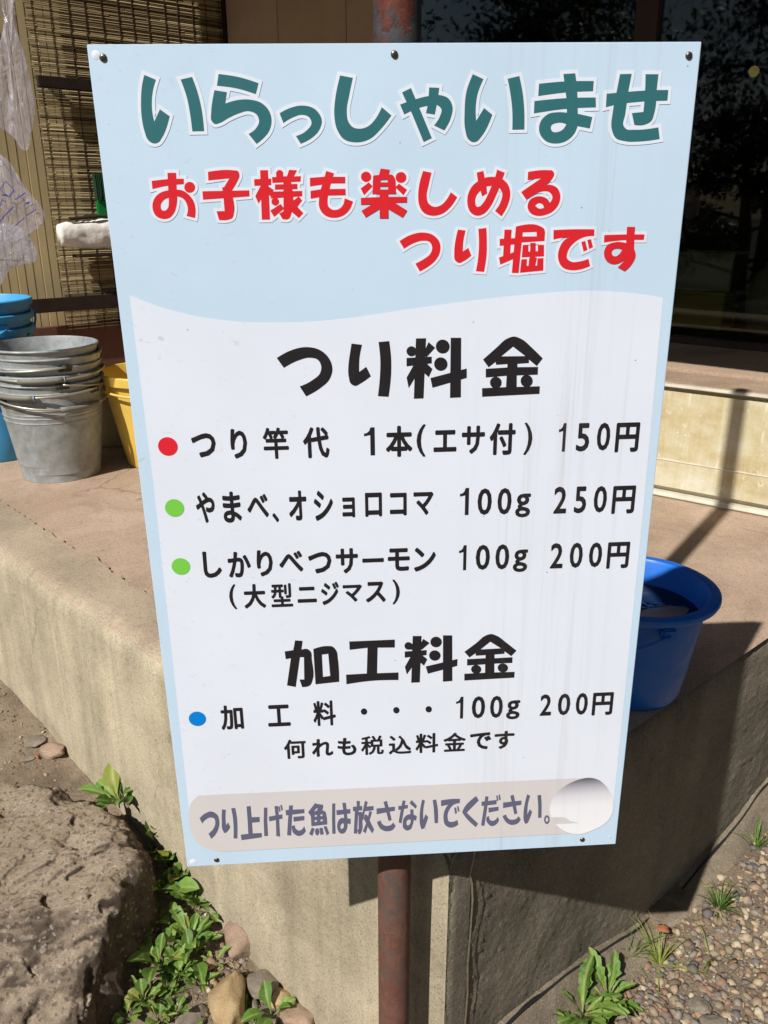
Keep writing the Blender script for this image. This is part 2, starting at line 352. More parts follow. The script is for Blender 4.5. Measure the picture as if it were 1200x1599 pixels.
mats['roof'] = MT('roof_sheet', srgb(110, 112, 112), 0.5, 0.3).m

# ---------------------------------------------------------------- object helpers
def link(name, me, parent=None, mat=None, loc=None):
    o = bpy.data.objects.new(name, me); C.objects.link(o)
    if parent: o.parent = parent
    if mat is not None and me is not None and not me.materials:
        for q in (mat if isinstance(mat, (list, tuple)) else [mat]): me.materials.append(mats[q] if isinstance(q, str) else q)
    if loc: o.location = loc
    return o
def tag(o, label=None, cat=None, group=None, kind=None):
    if label: o['label'] = label
    if cat: o['category'] = cat
    if group: o['group'] = group
    if kind: o['kind'] = kind
    return o
def thing(name, label, cat, loc=(0, 0, 0), rotz=0.0, group=None):
    o = bpy.data.objects.new(name, None); C.objects.link(o); o.location = loc; o.rotation_euler = (0, 0, rotz); o.empty_display_size = 0.05
    return tag(o, label, cat, group)
def obj(name, bm, mat, parent=None, smooth=False, angle=None):
    me = bpy.data.meshes.new(name); bm.to_mesh(me); bm.free()
    if smooth:
        for f in me.polygons: f.use_smooth = True
    o = link(name, me, parent, mat)
    if smooth and angle: me.set_sharp_from_angle(angle=math.radians(angle))
    return o
def pyobj(name, V, F, mat, parent=None, smooth=False, angle=None):
    me = bpy.data.meshes.new(name); me.from_pydata([tuple(v) for v in V], [], F); me.update()
    if smooth:
        for f in me.polygons: f.use_smooth = True
    o = link(name, me, parent, mat)
    if smooth and angle: me.set_sharp_from_angle(angle=math.radians(angle))
    return o
def box(bm, c, s, rz=0.0, bev=0.0, M=None):
    r = bmesh.ops.create_cube(bm, size=1.0)
    T = Matrix.Translation(c) @ Matrix.Rotation(rz, 4, 'Z') @ Matrix.Diagonal((*s, 1))
    if M is not None: T = M @ T
    bmesh.ops.transform(bm, matrix=T, verts=r['verts'])
    if bev:
        es = list({e for v in r['verts'] for e in v.link_edges})
        bmesh.ops.bevel(bm, geom=es, offset=bev, segments=2, affect='EDGES')
def boxobj(name, c, s, mat, parent=None, rz=0.0, bev=0.0):
    bm = bmesh.new(); box(bm, (0, 0, 0), s, 0, bev)
    o = obj(name, bm, mat, parent); o.location = c; o.rotation_euler = (0, 0, rz); return o
def lathe(bm, prof, seg=48, a0=0.0, a1=2 * math.pi, M=None):
    full = abs(a1 - a0 - 2 * math.pi) < 1e-6
    n = seg if full else seg + 1
    rings = []
    for r, z in prof:
        ring = []
        for i in range(n):
            a = a0 + (a1 - a0) * i / seg
            v = Vector((r * math.cos(a), r * math.sin(a), z))
            ring.append(bm.verts.new(M @ v if M else v))
        rings.append(ring)
    for A, B in zip(rings, rings[1:]):
        for i in range(seg if full else n - 1):
            j = (i + 1) % n
            try: bm.faces.new((A[i], A[j], B[j], B[i]))
            except ValueError: pass
    return rings
def tube(bm, pts, rad, seg=8, caps=True):
    pts = [Vector(p) for p in pts]; rings = []
    for i, p in enumerate(pts):
        t = (pts[min(i + 1, len(pts) - 1)] - pts[max(i - 1, 0)]).normalized()
        u = t.cross(Vector((0, 0, 1)) if abs(t.z) < 0.9 else Vector((1, 0, 0))).normalized(); v = t.cross(u)
        r = rad[i] if isinstance(rad, (list, tuple)) else rad
        rings.append([bm.verts.new(p + (u * math.cos(a) + v * math.sin(a)) * r) for a in [2 * math.pi * k / seg for k in range(seg)]])
    for A, B in zip(rings, rings[1:]):
        for i in range(seg): bm.faces.new((A[i], A[(i + 1) % seg], B[(i + 1) % seg], B[i]))
    if caps: bm.faces.new(rings[0][::-1]); bm.faces.new(rings[-1])
def copy_tree(o, parent=None):
    c = o.copy(); C.objects.link(c); c.parent = parent
    for ch in list(o.children): copy_tree(ch, c)
    return c
def ray(u, v): return R @ Vector(((u - 600) / 1294, (v - 799.5) / 1294, 1.0))
def at(u, v, z):
    """ground point that lies at height z along a sight line, used to measure places off the photograph"""
    r = ray(u, v); t = (z - 1.5) / r.z; return Vector((r.x * t, r.y * t, z))
def smooth(a, b, x):
    t = min(1, max(0, (x - a) / (b - a))); return t * t * (3 - 2 * t)

POP=[('G',[('p',[(51.6,26.4),(62.1,30.6),(58.2,40.2,1),(55.9,51.6,1),(55.7,61.0,1),(56.6,67.5),(63.3,56.6),(72.1,62.8),(62.4,82.2,1),(59.1,85.9,1),(54.0,87.1,1),(49.4,84.7,1),(46.1,75.6,1),(44.9,62.9,1),(45.9,48.4,1),(48.2,36.0,1)]),('p',[(86.0,30.6),(97.2,28.4),(101.3,41.8,1),(103.9,57.4,1),(104.6,76.4),(93.0,76.5),(92.3,61.5,1),(90.6,46.8,1)])]),
('G',[('p',[(123.0,26.0),(142.8,28.9,1),(161.0,34.2),(157.8,43.7),(139.8,38.6,1),(120.6,36.1)]),('p',[(117.8,40.1),(129.7,41.9),(127.4,52.0),(139.1,49.0,1),(152.9,48.8,1),(163.1,51.9,1),(169.6,58.3,1),(171.8,66.7,1),(168.5,77.3,1),(162.3,83.7,1),(155.5,88.5),(148.3,79.4),(155.8,74.5,1),(159.5,67.6,1),(157.2,61.8,1),(149.9,58.8,1),(140.6,60.5,1),(129.9,64.6,1),(120.3,69.2,1),(115.6,70.0,1),(112.9,67.5,1),(113.0,59.6,1),(114.6,51.3,1)])]),
('G',[('p',[(180.1,61.0),(191.2,56.2,1),(204.1,54.3,1),(215.5,57.8,1),(221.6,67.9,1),(218.3,76.9,1),(211.0,83.5,1),(199.6,88.8),(195.2,81.8),(205.4,77.3,1),(211.3,69.4,1),(208.9,64.6,1),(202.5,62.5,1),(193.1,64.7,1),(183.3,69.7)])]),
('G',[('p',[(241.1,27.9),(253.5,30.1),(249.7,44.6,1),(246.7,59.3,1),(247.9,68.8,1),(252.5,74.2,1),(259.5,75.6,1),(267.8,73.4,1),(275.0,67.0,1),(281.7,56.3),(291.1,63.8),(280.7,75.7,1),(268.8,85.2,1),(254.5,88.0,1),(242.8,84.8,1),(236.5,76.1,1),(234.2,63.3,1),(235.6,48.6,1)])]),
('G',[('p',[(301.9,43.3),(310.8,39.4),(315.5,49.3),(331.9,84.8),(323.6,88.4),(311.7,62.2)]),('p',[(299.9,54.1),(315.7,49.3,1),(328.6,46.6,1),(340.4,46.0,1),(348.1,48.9,1),(352.3,55.8,1),(350.7,67.0,1),(344.4,77.9),(334.1,73.2),(340.0,64.7,1),(341.4,58.9,1),(337.5,54.9,1),(328.7,55.2,1),(316.9,57.7,1),(304.0,63.0)]),('p',[(328.9,39.0),(338.9,39.4),(337.5,49.9),(334.7,63.3),(325.8,61.9),(328.1,52.9)])]),
('G',[('p',[(372.2,27.5),(382.8,31.9),(377.4,45.1,1),(375.8,57.7,1),(376.6,69.5),(384.3,57.8),(392.8,64.0),(381.6,84.7,1),(378.1,88.1,1),(373.9,88.9,1),(369.0,86.1,1),(365.8,77.9,1),(364.7,60.8,1),(366.2,42.8,1)]),('p',[(407.0,31.8),(418.7,29.4),(423.0,45.6,1),(425.2,61.6,1),(426.0,77.7),(413.7,77.8),(413.0,61.4,1),(410.5,45.5,1)])]),
('G',[('p',[(438.8,36.4),(464.2,34.5,1),(494.0,34.3),(493.9,43.3),(467.5,44.2,1),(438.6,47.3)]),('p',[(435.0,51.9),(466.5,49.5,1),(497.1,49.1),(498.0,58.0),(468.5,59.0,1),(435.0,63.0)]),('p',[(462.8,27.9),(474.7,27.3),(477.1,37.2),(478.5,48.7),(479.9,63.8),(495.0,66.9),(493.2,77.3),(480.4,75.0),(477.9,81.5,1),(470.5,88.3,1),(460.0,91.0,1),(448.0,88.2,1),(441.1,78.6,1),(442.4,70.4,1),(449.2,64.0,1),(459.5,62.2,1),(468.7,62.7),(467.1,48.5),(464.7,37.0)]),('h',[(468.8,73.1),(460.1,71.8,1),(453.1,75.2,1),(454.7,79.7,1),(460.7,80.3,1),(465.8,77.8,1)])]),
('G',[('p',[(508.0,45.8),(518.4,45.0),(554.8,42.9,1),(570.8,42.8),(570.9,52.4),(542.7,53.2,1),(515.4,56.3,1),(508.2,57.9)]),('p',[(520.1,28.3),(531.9,28.1),(530.0,43.5),(528.7,64.5,1),(527.9,75.1,1),(531.3,78.4,1),(538.6,79.0,1),(564.2,77.0),(566.7,87.8),(546.4,89.9,1),(530.3,89.4,1),(520.7,86.3,1),(516.4,79.6,1),(515.8,60.8,1),(517.8,45.7,1)]),('p',[(546.0,28.5),(559.2,28.6),(558.8,43.9),(558.6,63.7,1),(556.4,70.7,1),(548.8,74.5,1),(539.0,74.4),(535.4,63.6),(547.2,62.6),(547.3,53.0),(546.8,38.0)])]),
('R',[('p',[(48.1,121.8),(63.1,120.4,1),(80.4,120.1),(79.9,125.1),(64.3,126.3,1),(48.1,129.3)]),('p',[(64.6,114.4),(73.2,114.5),(72.3,130.4),(70.9,144.2,1),(67.1,152.8,1),(62.1,157.1,1),(55.6,158.0,1),(49.0,155.1,1),(46.2,146.3,1),(48.9,138.6,1),(55.4,133.1,1),(63.8,130.8)]),('h',[(63.6,137.8),(58.3,140.0,1),(54.6,145.6,1),(55.5,149.5,1),(58.7,150.0,1),(61.7,147.5,1),(63.1,142.3,1)]),('p',[(71.6,130.2),(78.4,131.3,1),(84.4,135.7,1),(88.4,141.9,1),(89.4,149.7,1),(88.1,157.6),(79.8,155.4),(81.7,149.6,1),(80.9,143.5,1),(77.7,138.7,1),(71.0,136.5)]),('p',[(91.0,128.3),(90.5,130.0),(89.4,131.6),(87.9,132.7),(86.0,133.3),(84.1,133.2),(82.4,132.6),(81.0,131.4),(80.2,129.9),(80.1,128.1),(80.6,126.4),(81.6,124.8),(83.2,123.7),(85.0,123.1),(86.9,123.2),(88.7,123.8),(90.0,125.0),(90.8,126.5)])]),
('R',[('p',[(105.1,113.9),(131.1,112.8,1),(135.1,113.5,1),(136.4,117.8,1),(134.0,122.9,1),(128.3,130.9),(127.9,136.5),(128.0,154.0,1),(126.3,157.9,1),(122.0,159.6,1),(112.5,159.8),(110.6,151.4),(118.8,151.3),(118.7,136.4),(118.1,128.6),(120.0,128.6),(126.1,120.2),(104.8,121.9)]),('p',[(97.9,132.1),(145.3,131.8),(145.1,137.5),(97.9,140.1)])]),
('R',[('p',[(157.5,113.0),(165.4,113.0),(164.6,160.1),(156.2,160.1)]),('p',[(150.9,121.3),(168.2,121.0),(167.8,127.0),(150.8,127.6)]),('p',[(157.5,127.1),(164.9,127.2),(157.7,138.8),(153.9,144.6),(151.0,137.4)]),('p',[(163.0,127.2),(170.1,131.7),(166.5,137.6),(163.9,135.9)]),('p',[(180.6,116.4),(180.3,117.5),(179.7,118.6),(178.6,119.3),(177.4,119.7),(176.1,119.7),(175.0,119.2),(174.0,118.5),(173.5,117.4),(173.3,116.3),(173.6,115.1),(174.3,114.1),(175.3,113.3),(176.5,113.0),(177.8,113.0),(179.0,113.4),(179.9,114.2),(180.5,115.2)]),('p',[(173.5,116.7),(180.5,117.2),(180.2,120.2),(173.3,120.1)]),('p',[(186.8,112.9),(194.7,113.5),(191.0,119.5),(183.6,120.3)]),('p',[(169.0,119.6),(198.4,119.0),(197.7,124.1),(169.2,125.0)]),('p',[(171.7,126.5),(194.4,126.3),(194.2,131.2),(171.4,131.5)]),('p',[(166.2,133.3),(199.0,133.0),(198.8,138.1),(166.9,139.8)]),('p',[(180.5,118.9),(187.1,119.0),(186.7,155.1,1),(184.4,159.4,1),(177.4,159.8),(174.4,154.4),(179.0,152.3)]),('p',[(175.0,143.0),(174.7,144.3),(174.0,145.4),(172.9,146.2),(171.5,146.7),(170.2,146.6),(168.9,146.2),(167.9,145.3),(167.2,144.2),(167.1,142.9),(167.4,141.6),(168.1,140.5),(169.3,139.7),(170.6,139.3),(172.0,139.3),(173.2,139.7),(174.2,140.6),(174.9,141.7)]),('p',[(165.3,151.6),(176.3,145.2),(179.8,149.7),(169.1,157.6)]),('p',[(195.2,138.2),(198.6,142.1),(193.4,148.2),(199.2,154.4),(194.3,159.0),(187.1,152.9),(186.6,143.7),(188.0,143.3)])]),
('R',[('p',[(207.4,120.7),(222.4,119.8),(243.4,120.2),(243.2,126.3),(227.7,126.3),(207.2,128.8)]),('p',[(207.5,133.0),(219.2,131.6),(243.3,131.5),(243.4,137.7),(225.5,137.8),(207.3,140.6)]),('p',[(224.2,114.3),(232.2,116.8),(229.2,123.6),(226.5,133.9),(224.6,142.6,1),(225.1,147.9,1),(229.7,151.5,1),(236.3,150.7,1),(240.6,146.4,1),(242.2,140.6),(250.7,143.8),(247.5,150.9,1),(240.8,157.0,1),(230.4,159.4,1),(221.1,156.6,1),(216.2,150.3,1),(215.9,140.7,1),(218.8,129.5),(222.4,120.1)])]),
('R',[('p',[(270.0,120.4),(269.7,122.1),(268.7,123.6),(267.3,124.6),(265.6,125.2),(263.7,125.2),(262.0,124.5),(260.6,123.4),(259.7,121.9),(259.4,120.3),(259.8,118.6),(260.7,117.1),(262.2,116.1),(263.9,115.5),(265.7,115.5),(267.4,116.2),(268.8,117.3),(269.7,118.8)]),('p',[(306.0,121.5),(305.7,123.2),(304.7,124.8),(303.2,125.9),(301.4,126.5),(299.5,126.5),(297.6,125.8),(296.1,124.6),(295.2,123.1),(294.9,121.3),(295.2,119.5),(296.2,118.0),(297.7,116.9),(299.5,116.3),(301.4,116.3),(303.3,116.9),(304.7,118.1),(305.7,119.7)]),('p',[(267.4,125.6),(271.1,129.5),(262.3,137.9),(258.9,131.5)]),('p',[(298.2,127.2),(306.6,133.2),(302.8,138.4),(294.6,130.8)]),('p',[(271.9,119.2),(277.9,118.8),(279.7,112.7),(289.0,113.9),(287.4,118.4),(291.9,119.1,1),(294.2,122.1,1),(295.1,129.1,1),(295.2,136.9),(287.1,136.9),(287.1,139.8),(306.6,140.0),(306.4,145.3),(293.6,145.4),(306.8,153.4),(302.0,160.1),(287.2,151.7),(287.2,160.7),(278.0,160.6),(278.1,151.3),(263.5,159.4),(259.1,152.9),(270.5,146.8),(258.8,146.9),(258.9,140.4),(278.1,139.9),(278.2,137.0),(270.9,137.3)]),('h',[(279.3,123.4),(286.7,123.1),(286.7,125.9),(279.3,125.8)]),('h',[(278.9,129.8),(287.1,129.8),(287.1,132.7),(278.9,132.7)])]),
('R',[('p',[(323.1,115.5),(331.8,117.2),(328.8,129.6,1),(327.0,140.1,1),(329.0,146.7,1),(335.1,150.1,1),(342.2,148.3,1),(347.4,143.5,1),(352.0,136.1),(358.7,141.1),(352.2,150.2,1),(343.8,156.7,1),(332.4,158.7,1),(323.8,155.5,1),(319.0,147.8,1),(318.1,139.9,1),(319.4,127.7,1)])]),
('R',[('p',[(378.4,117.7),(385.4,116.1),(386.8,122.9),(386.5,129.3),(389.8,137.7),(384.6,140.6),(381.9,134.8),(379.9,126.0)]),('p',[(399.5,115.1),(407.5,118.1),(405.3,124.1),(411.5,129.7,1),(414.1,138.1,1),(412.3,148.4,1),(405.7,160.3),(398.7,154.9),(404.2,146.3,1),(405.6,138.0,1),(402.4,132.5),(398.9,140.6,1),(394.2,149.9,1),(387.4,157.3,1),(380.4,159.4,1),(373.2,156.1,1),(369.4,146.6,1),(370.7,136.4,1),(375.0,129.6,1),(379.9,126.0,1),(386.8,122.7,1),(392.2,121.9,1),(397.7,122.1)]),('h',[(394.3,130.4),(389.0,131.0),(389.8,137.7),(384.6,140.6),(382.9,135.0),(378.3,140.7,1),(377.8,146.8,1),(379.6,150.6,1),(382.1,150.4,1),(386.0,146.9,1),(390.8,138.6,1)])]),
('R',[('p',[(431.7,117.6),(453.0,116.2,1),(457.0,116.7,1),(459.2,119.9,1),(457.9,123.6,1),(449.8,130.6),(455.8,130.3,1),(463.1,133.4,1),(466.9,140.9,1),(465.6,149.3,1),(460.4,155.8,1),(452.5,159.5,1),(443.4,160.3,1),(436.1,157.3,1),(432.9,151.6,1),(434.4,145.5,1),(440.3,141.8,1),(447.4,141.5,1),(453.1,143.9,1),(456.2,147.7),(458.6,142.6,1),(455.2,137.4,1),(449.1,136.4,1),(441.2,138.6,1),(431.1,144.2),(425.4,136.9),(445.9,123.7),(431.6,125.5)]),('h',[(440.8,150.3),(444.2,148.0,1),(448.3,149.0,1),(450.2,152.6),(445.5,153.3,1)])]),
('Q',[('p',[(298.4,183.4),(310.2,177.4,1),(323.1,175.2,1),(334.4,178.2,1),(341.0,185.6,1),(341.1,195.8,1),(336.5,203.6,1),(330.5,208.7,1),(320.0,214.5),(315.2,206.4),(324.5,201.7,1),(331.0,196.7,1),(333.0,190.0,1),(330.3,184.8,1),(323.2,183.4,1),(313.7,185.6,1),(303.3,191.1)])]),
('Q',[('p',[(360.1,172.8),(368.1,173.9),(366.0,185.0,1),(365.7,195.0),(371.5,191.3),(374.9,199.1),(366.4,204.9,1),(361.9,206.5,1),(358.0,204.1,1),(356.6,195.0,1),(357.6,183.7,1)]),('p',[(381.6,172.5),(390.1,171.6),(391.0,184.4,1),(391.2,198.0,1),(389.0,216.0),(380.2,215.2),(382.2,201.2,1),(382.7,186.5,1)])]),
('Q',[('p',[(409.4,173.6),(417.0,173.8),(416.4,198.6),(408.9,200.7)]),('p',[(404.6,182.8),(420.8,182.3),(421.0,188.5),(404.9,189.8)]),('p',[(404.5,201.7),(420.2,196.4),(420.5,203.2),(406.2,208.9)]),('p',[(421.4,170.7),(448.0,171.1,1),(451.5,173.4,1),(452.7,180.2),(452.7,185.6),(428.3,186.7),(426.4,217.9),(419.0,217.6),(420.3,192.0)]),('h',[(429.0,176.6),(443.8,176.3),(444.0,180.9),(428.8,180.8)]),('p',[(429.6,189.3),(435.6,189.1),(436.0,196.3),(437.9,196.0),(437.4,187.3),(443.3,187.5),(443.8,195.9),(446.1,195.9),(445.7,189.4),(452.4,189.6),(452.9,201.2),(429.0,201.8)]),('p',[(428.8,203.9),(434.8,203.7),(434.7,210.5),(436.7,210.6),(437.1,202.6),(445.6,202.5),(444.2,210.5),(446.0,210.6),(446.0,203.3),(452.5,202.9),(453.0,215.8),(427.8,217.6)]),('p',[(437.7,193.5),(443.6,193.6),(444.4,214.2),(437.5,214.1)])]),
('Q',[('p',[(461.7,174.8),(484.2,174.3,1),(505.5,174.7),(505.8,181.3),(495.6,182.2,1),(485.1,187.6,1),(478.5,196.6,1),(478.0,203.4,1),(482.9,207.2,1),(491.4,207.2,1),(501.4,204.6),(503.7,212.1),(494.4,215.1,1),(483.5,216.0,1),(473.5,212.6,1),(468.3,203.2,1),(469.2,193.0,1),(474.1,185.1,1),(479.3,182.1),(470.3,182.8,1),(462.2,184.3)]),('p',[(492.3,187.2),(496.5,186.3),(499.6,195.3),(495.5,197.0)]),('p',[(498.6,185.3),(502.6,184.6),(505.4,192.6),(501.3,194.5)])]),
('Q',[('p',[(516.6,180.6),(540.1,180.3),(560.2,180.7),(559.9,186.1),(533.4,186.4,1),(516.8,188.1)]),('p',[(540.4,172.7),(549.1,172.9),(550.0,194.7),(552.5,201.6,1),(549.1,210.8,1),(542.2,218.0),(534.1,213.9),(539.1,208.8),(542.4,204.6),(535.5,209.3,1),(528.2,210.3,1),(521.2,206.7,1),(517.7,198.6,1),(520.5,191.2,1),(528.7,188.0,1),(540.9,189.0)]),('h',[(537.3,195.6),(531.7,194.3,1),(526.4,196.5,1),(527.2,201.1,1),(530.6,202.5,1),(534.1,200.6,1)])]),
('K',[('p',[(163.2,302.9),(178.0,295.3,1),(196.1,291.7,1),(210.0,294.9,1),(220.0,304.1,1),(223.5,317.2,1),(219.1,328.8,1),(209.7,337.0,1),(193.3,346.2),(186.7,335.0),(201.0,328.2,1),(209.7,320.7,1),(211.3,312.9,1),(207.7,305.7,1),(199.4,303.3,1),(186.5,306.0,1),(170.3,313.8)])]),
('K',[('p',[(245.3,289.0),(256.7,290.6),(253.8,303.8,1),(252.9,320.4),(260.9,314.8),(265.8,325.3),(254.2,333.1,1),(248.3,335.7,1),(243.7,333.5,1),(241.3,325.5,1),(241.8,308.6,1),(243.6,298.4,1)]),('p',[(274.9,288.0),(286.6,287.2),(288.4,304.8,1),(288.3,323.0,1),(285.2,349.0),(273.3,347.9),(275.8,326.5,1),(276.5,307.0,1)])]),
('K',[('p',[(316.6,299.0),(316.3,300.9),(315.3,302.5),(313.9,303.7),(312.0,304.3),(310.1,304.3),(308.3,303.6),(306.8,302.3),(305.8,300.6),(305.5,298.7),(305.8,296.8),(306.8,295.2),(308.3,294.0),(310.1,293.4),(312.0,293.5),(313.8,294.2),(315.3,295.5),(316.3,297.1)]),('p',[(315.9,285.0),(327.0,285.0),(324.5,351.8),(313.6,351.9)]),('p',[(305.5,306.1),(333.4,305.3),(333.5,312.6),(305.5,315.3)]),('p',[(329.8,289.3),(337.1,295.6),(327.9,305.4),(323.8,303.9),(325.2,299.3)]),('p',[(314.3,312.5),(321.2,312.7),(313.7,330.2),(307.8,339.7),(305.5,327.9)]),('p',[(322.5,312.7),(326.6,311.5),(334.3,318.9),(330.2,328.0),(322.6,320.9)]),('p',[(311.1,301.6),(314.3,302.3),(317.0,296.4),(313.0,296.2)]),('p',[(353.2,294.7),(352.8,297.3),(351.5,299.5),(349.5,301.2),(346.9,302.0),(344.3,302.0),(341.7,301.0),(339.6,299.2),(338.3,296.9),(337.8,294.2),(338.2,291.6),(339.5,289.4),(341.5,287.7),(344.0,286.9),(346.7,287.0),(349.3,288.0),(351.3,289.7),(352.7,292.0)]),('p',[(351.1,313.9),(350.7,316.5),(349.4,318.7),(347.4,320.3),(345.0,321.2),(342.4,321.1),(339.9,320.1),(337.9,318.4),(336.5,316.1),(336.1,313.5),(336.5,311.0),(337.8,308.7),(339.7,307.1),(342.2,306.3),(344.8,306.4),(347.2,307.4),(349.3,309.1),(350.6,311.4)]),('p',[(354.2,285.1),(365.7,285.4),(366.7,351.7),(354.4,352.0)]),('p',[(332.1,329.1),(372.6,319.3),(372.9,329.8),(334.5,340.0)])]),
('K',[('p',[(390.6,309.9),(405.5,296.8,1),(416.1,287.7,1),(424.2,285.3,1),(432.5,288.1,1),(445.4,298.5,1),(457.6,310.1),(451.3,318.4),(442.1,310.9),(442.3,314.8),(429.4,315.4),(429.6,319.2),(452.8,319.5),(453.0,328.1),(429.2,328.4),(429.7,341.5),(456.0,341.4),(456.1,350.0),(390.8,351.7),(390.5,342.0),(417.6,341.4),(417.8,328.5),(394.3,329.9),(394.0,320.2),(418.1,319.3),(418.3,315.4),(405.5,315.9),(404.7,312.7),(397.1,318.5)]),('h',[(423.7,296.2),(438.0,307.1),(410.7,306.8)]),('p',[(412.5,336.2),(412.2,338.5),(411.2,340.5),(409.4,341.9),(407.3,342.6),(405.0,342.6),(402.7,341.7),(400.9,340.2),(399.7,338.1),(399.2,335.8),(399.5,333.6),(400.6,331.6),(402.3,330.2),(404.5,329.4),(406.8,329.5),(409.0,330.4),(410.8,331.9),(412.1,333.9)]),('p',[(447.7,335.2),(447.4,337.6),(446.3,339.6),(444.5,341.1),(442.3,341.9),(439.9,341.8),(437.5,340.9),(435.6,339.3),(434.3,337.2),(433.8,334.8),(434.1,332.4),(435.2,330.4),(436.9,328.9),(439.2,328.1),(441.6,328.2),(443.9,329.1),(445.8,330.7),(447.2,332.8)])]),
('L',[('p',[(151.9,668.0),(162.6,666.6),(165.6,652.9),(174.8,654.1),(172.7,666.4),(180.9,666.2,1),(184.1,669.7,1),(185.0,680.4,1),(184.6,711.3,1),(181.4,718.2,1),(171.1,720.5),(168.3,709.3),(174.3,709.5),(175.4,677.3),(170.4,677.0),(163.0,720.0),(152.1,717.1),(159.1,678.0),(152.6,679.0)]),('p',[(187.6,666.1),(205.0,662.7,1),(211.6,663.8,1),(216.1,669.8,1),(217.7,682.1,1),(218.3,715.0),(188.2,717.3)]),('h',[(197.9,674.6),(205.9,673.8),(207.3,705.8),(198.0,706.9)])]),
('L',[('p',[(232.7,657.6),(289.6,657.4),(289.5,668.7),(267.9,667.9),(266.6,704.8),(293.9,705.0),(293.8,716.1),(257.4,715.7,1),(227.4,719.1),(227.3,705.0),(253.6,704.6),(255.3,667.5),(232.8,669.4)])]),
('L',[('p',[(312.0,667.5),(311.7,669.4),(310.8,671.0),(309.4,672.1),(307.7,672.7),(306.0,672.6),(304.3,671.9),(302.9,670.6),(302.0,668.9),(301.7,667.0),(302.1,665.1),(302.9,663.5),(304.3,662.4),(306.0,661.8),(307.7,661.9),(309.4,662.7),(310.8,663.9),(311.7,665.6)]),('p',[(312.1,653.4),(323.2,653.8),(321.1,720.9),(310.1,720.9)]),('p',[(302.0,675.0),(329.8,674.2),(329.6,681.4),(302.0,683.9)]),('p',[(325.4,658.0),(333.4,664.3),(324.1,673.0),(320.7,673.6),(320.7,667.5)]),('p',[(309.3,683.0),(316.0,682.6),(310.0,700.1),(304.5,708.4),(302.1,697.3)]),('p',[(320.8,681.3),(324.8,681.8),(330.6,687.5),(326.4,696.7),(320.1,690.5)]),('p',[(306.8,672.1),(312.0,673.2),(313.3,664.1),(307.9,665.3)]),('p',[(348.8,663.6),(348.4,666.2),(347.2,668.4),(345.3,670.0),(342.9,670.8),(340.4,670.7),(338.0,669.7),(336.0,667.9),(334.7,665.5),(334.3,662.9),(334.7,660.3),(335.9,658.1),(337.9,656.5),(340.2,655.7),(342.7,655.8),(345.1,656.8),(347.1,658.6),(348.4,661.0)]),('p',[(347.5,683.0),(347.1,685.5),(345.8,687.7),(343.9,689.3),(341.5,690.1),(339.0,690.0),(336.5,689.0),(334.6,687.2),(333.3,684.8),(332.8,682.2),(333.2,679.7),(334.5,677.5),(336.4,675.9),(338.8,675.1),(341.3,675.2),(343.7,676.3),(345.7,678.0),(347.0,680.4)]),('p',[(350.2,654.1),(361.8,654.7),(363.0,720.9),(350.9,721.4)]),('p',[(328.6,697.9),(369.1,688.9),(368.9,699.0),(331.5,708.7)])]),
('L',[('p',[(377.7,679.0),(393.0,666.6,1),(403.5,657.2,1),(410.9,655.0,1),(417.7,657.5,1),(431.1,668.5,1),(444.3,680.4),(437.8,688.1),(429.1,680.7),(429.0,684.1),(416.3,684.7),(416.5,690.1),(439.6,689.7),(439.7,698.0),(416.5,697.9),(417.0,710.9),(443.2,711.3),(443.2,719.9),(378.5,721.0),(378.3,711.0),(405.0,710.9),(404.8,698.4),(381.6,699.0),(381.4,689.8),(404.8,689.5),(405.0,685.0),(392.4,685.3),(392.0,681.6),(384.3,687.5)]),('h',[(410.3,665.9),(424.3,676.1),(398.2,676.5)]),('p',[(400.0,705.6),(399.7,707.8),(398.6,709.8),(396.9,711.1),(394.7,711.8),(392.4,711.7),(390.3,710.8),(388.5,709.2),(387.3,707.2),(386.8,704.9),(387.1,702.7),(388.2,700.8),(389.9,699.4),(392.1,698.7),(394.4,698.8),(396.5,699.7),(398.3,701.3),(399.5,703.3)]),('p',[(434.5,705.1),(434.2,707.3),(433.1,709.2),(431.4,710.6),(429.2,711.3),(426.8,711.2),(424.6,710.3),(422.7,708.7),(421.5,706.6),(421.0,704.4),(421.3,702.1),(422.4,700.2),(424.1,698.8),(426.3,698.2),(428.7,698.3),(430.9,699.2),(432.8,700.8),(434.0,702.8)])]),
('N',[('p',[(24.3,917.7),(33.1,909.8,1),(40.7,907.5,1),(47.2,912.2,1),(49.9,923.8,1),(48.2,935.1,1),(43.9,944.9,1),(36.9,953.2),(33.9,944.2),(41.2,936.1,1),(44.5,926.3,1),(43.2,919.0,1),(38.2,917.3,1),(32.2,920.4,1),(26.9,926.5)])]),
('N',[('p',[(55.2,904.9),(60.0,905.9),(58.5,920.1,1),(58.4,932.2),(61.4,927.0),(63.8,934.7),(59.1,942.4,1),(56.1,944.6,1),(53.6,939.8,1),(53.4,924.0,1)]),('p',[(67.5,903.9),(72.6,903.4),(73.8,918.2,1),(73.4,935.4,1),(71.7,955.1),(66.9,954.4),(68.5,932.2,1),(68.5,916.5,1)])]),
('N',[('p',[(88.2,901.9),(93.5,901.8),(93.5,920.3),(104.3,920.6),(103.8,928.8),(93.4,929.6),(93.1,947.6),(105.3,947.7),(105.2,955.0),(77.4,958.2),(77.1,948.7),(87.3,947.9),(87.9,926.3)])]),
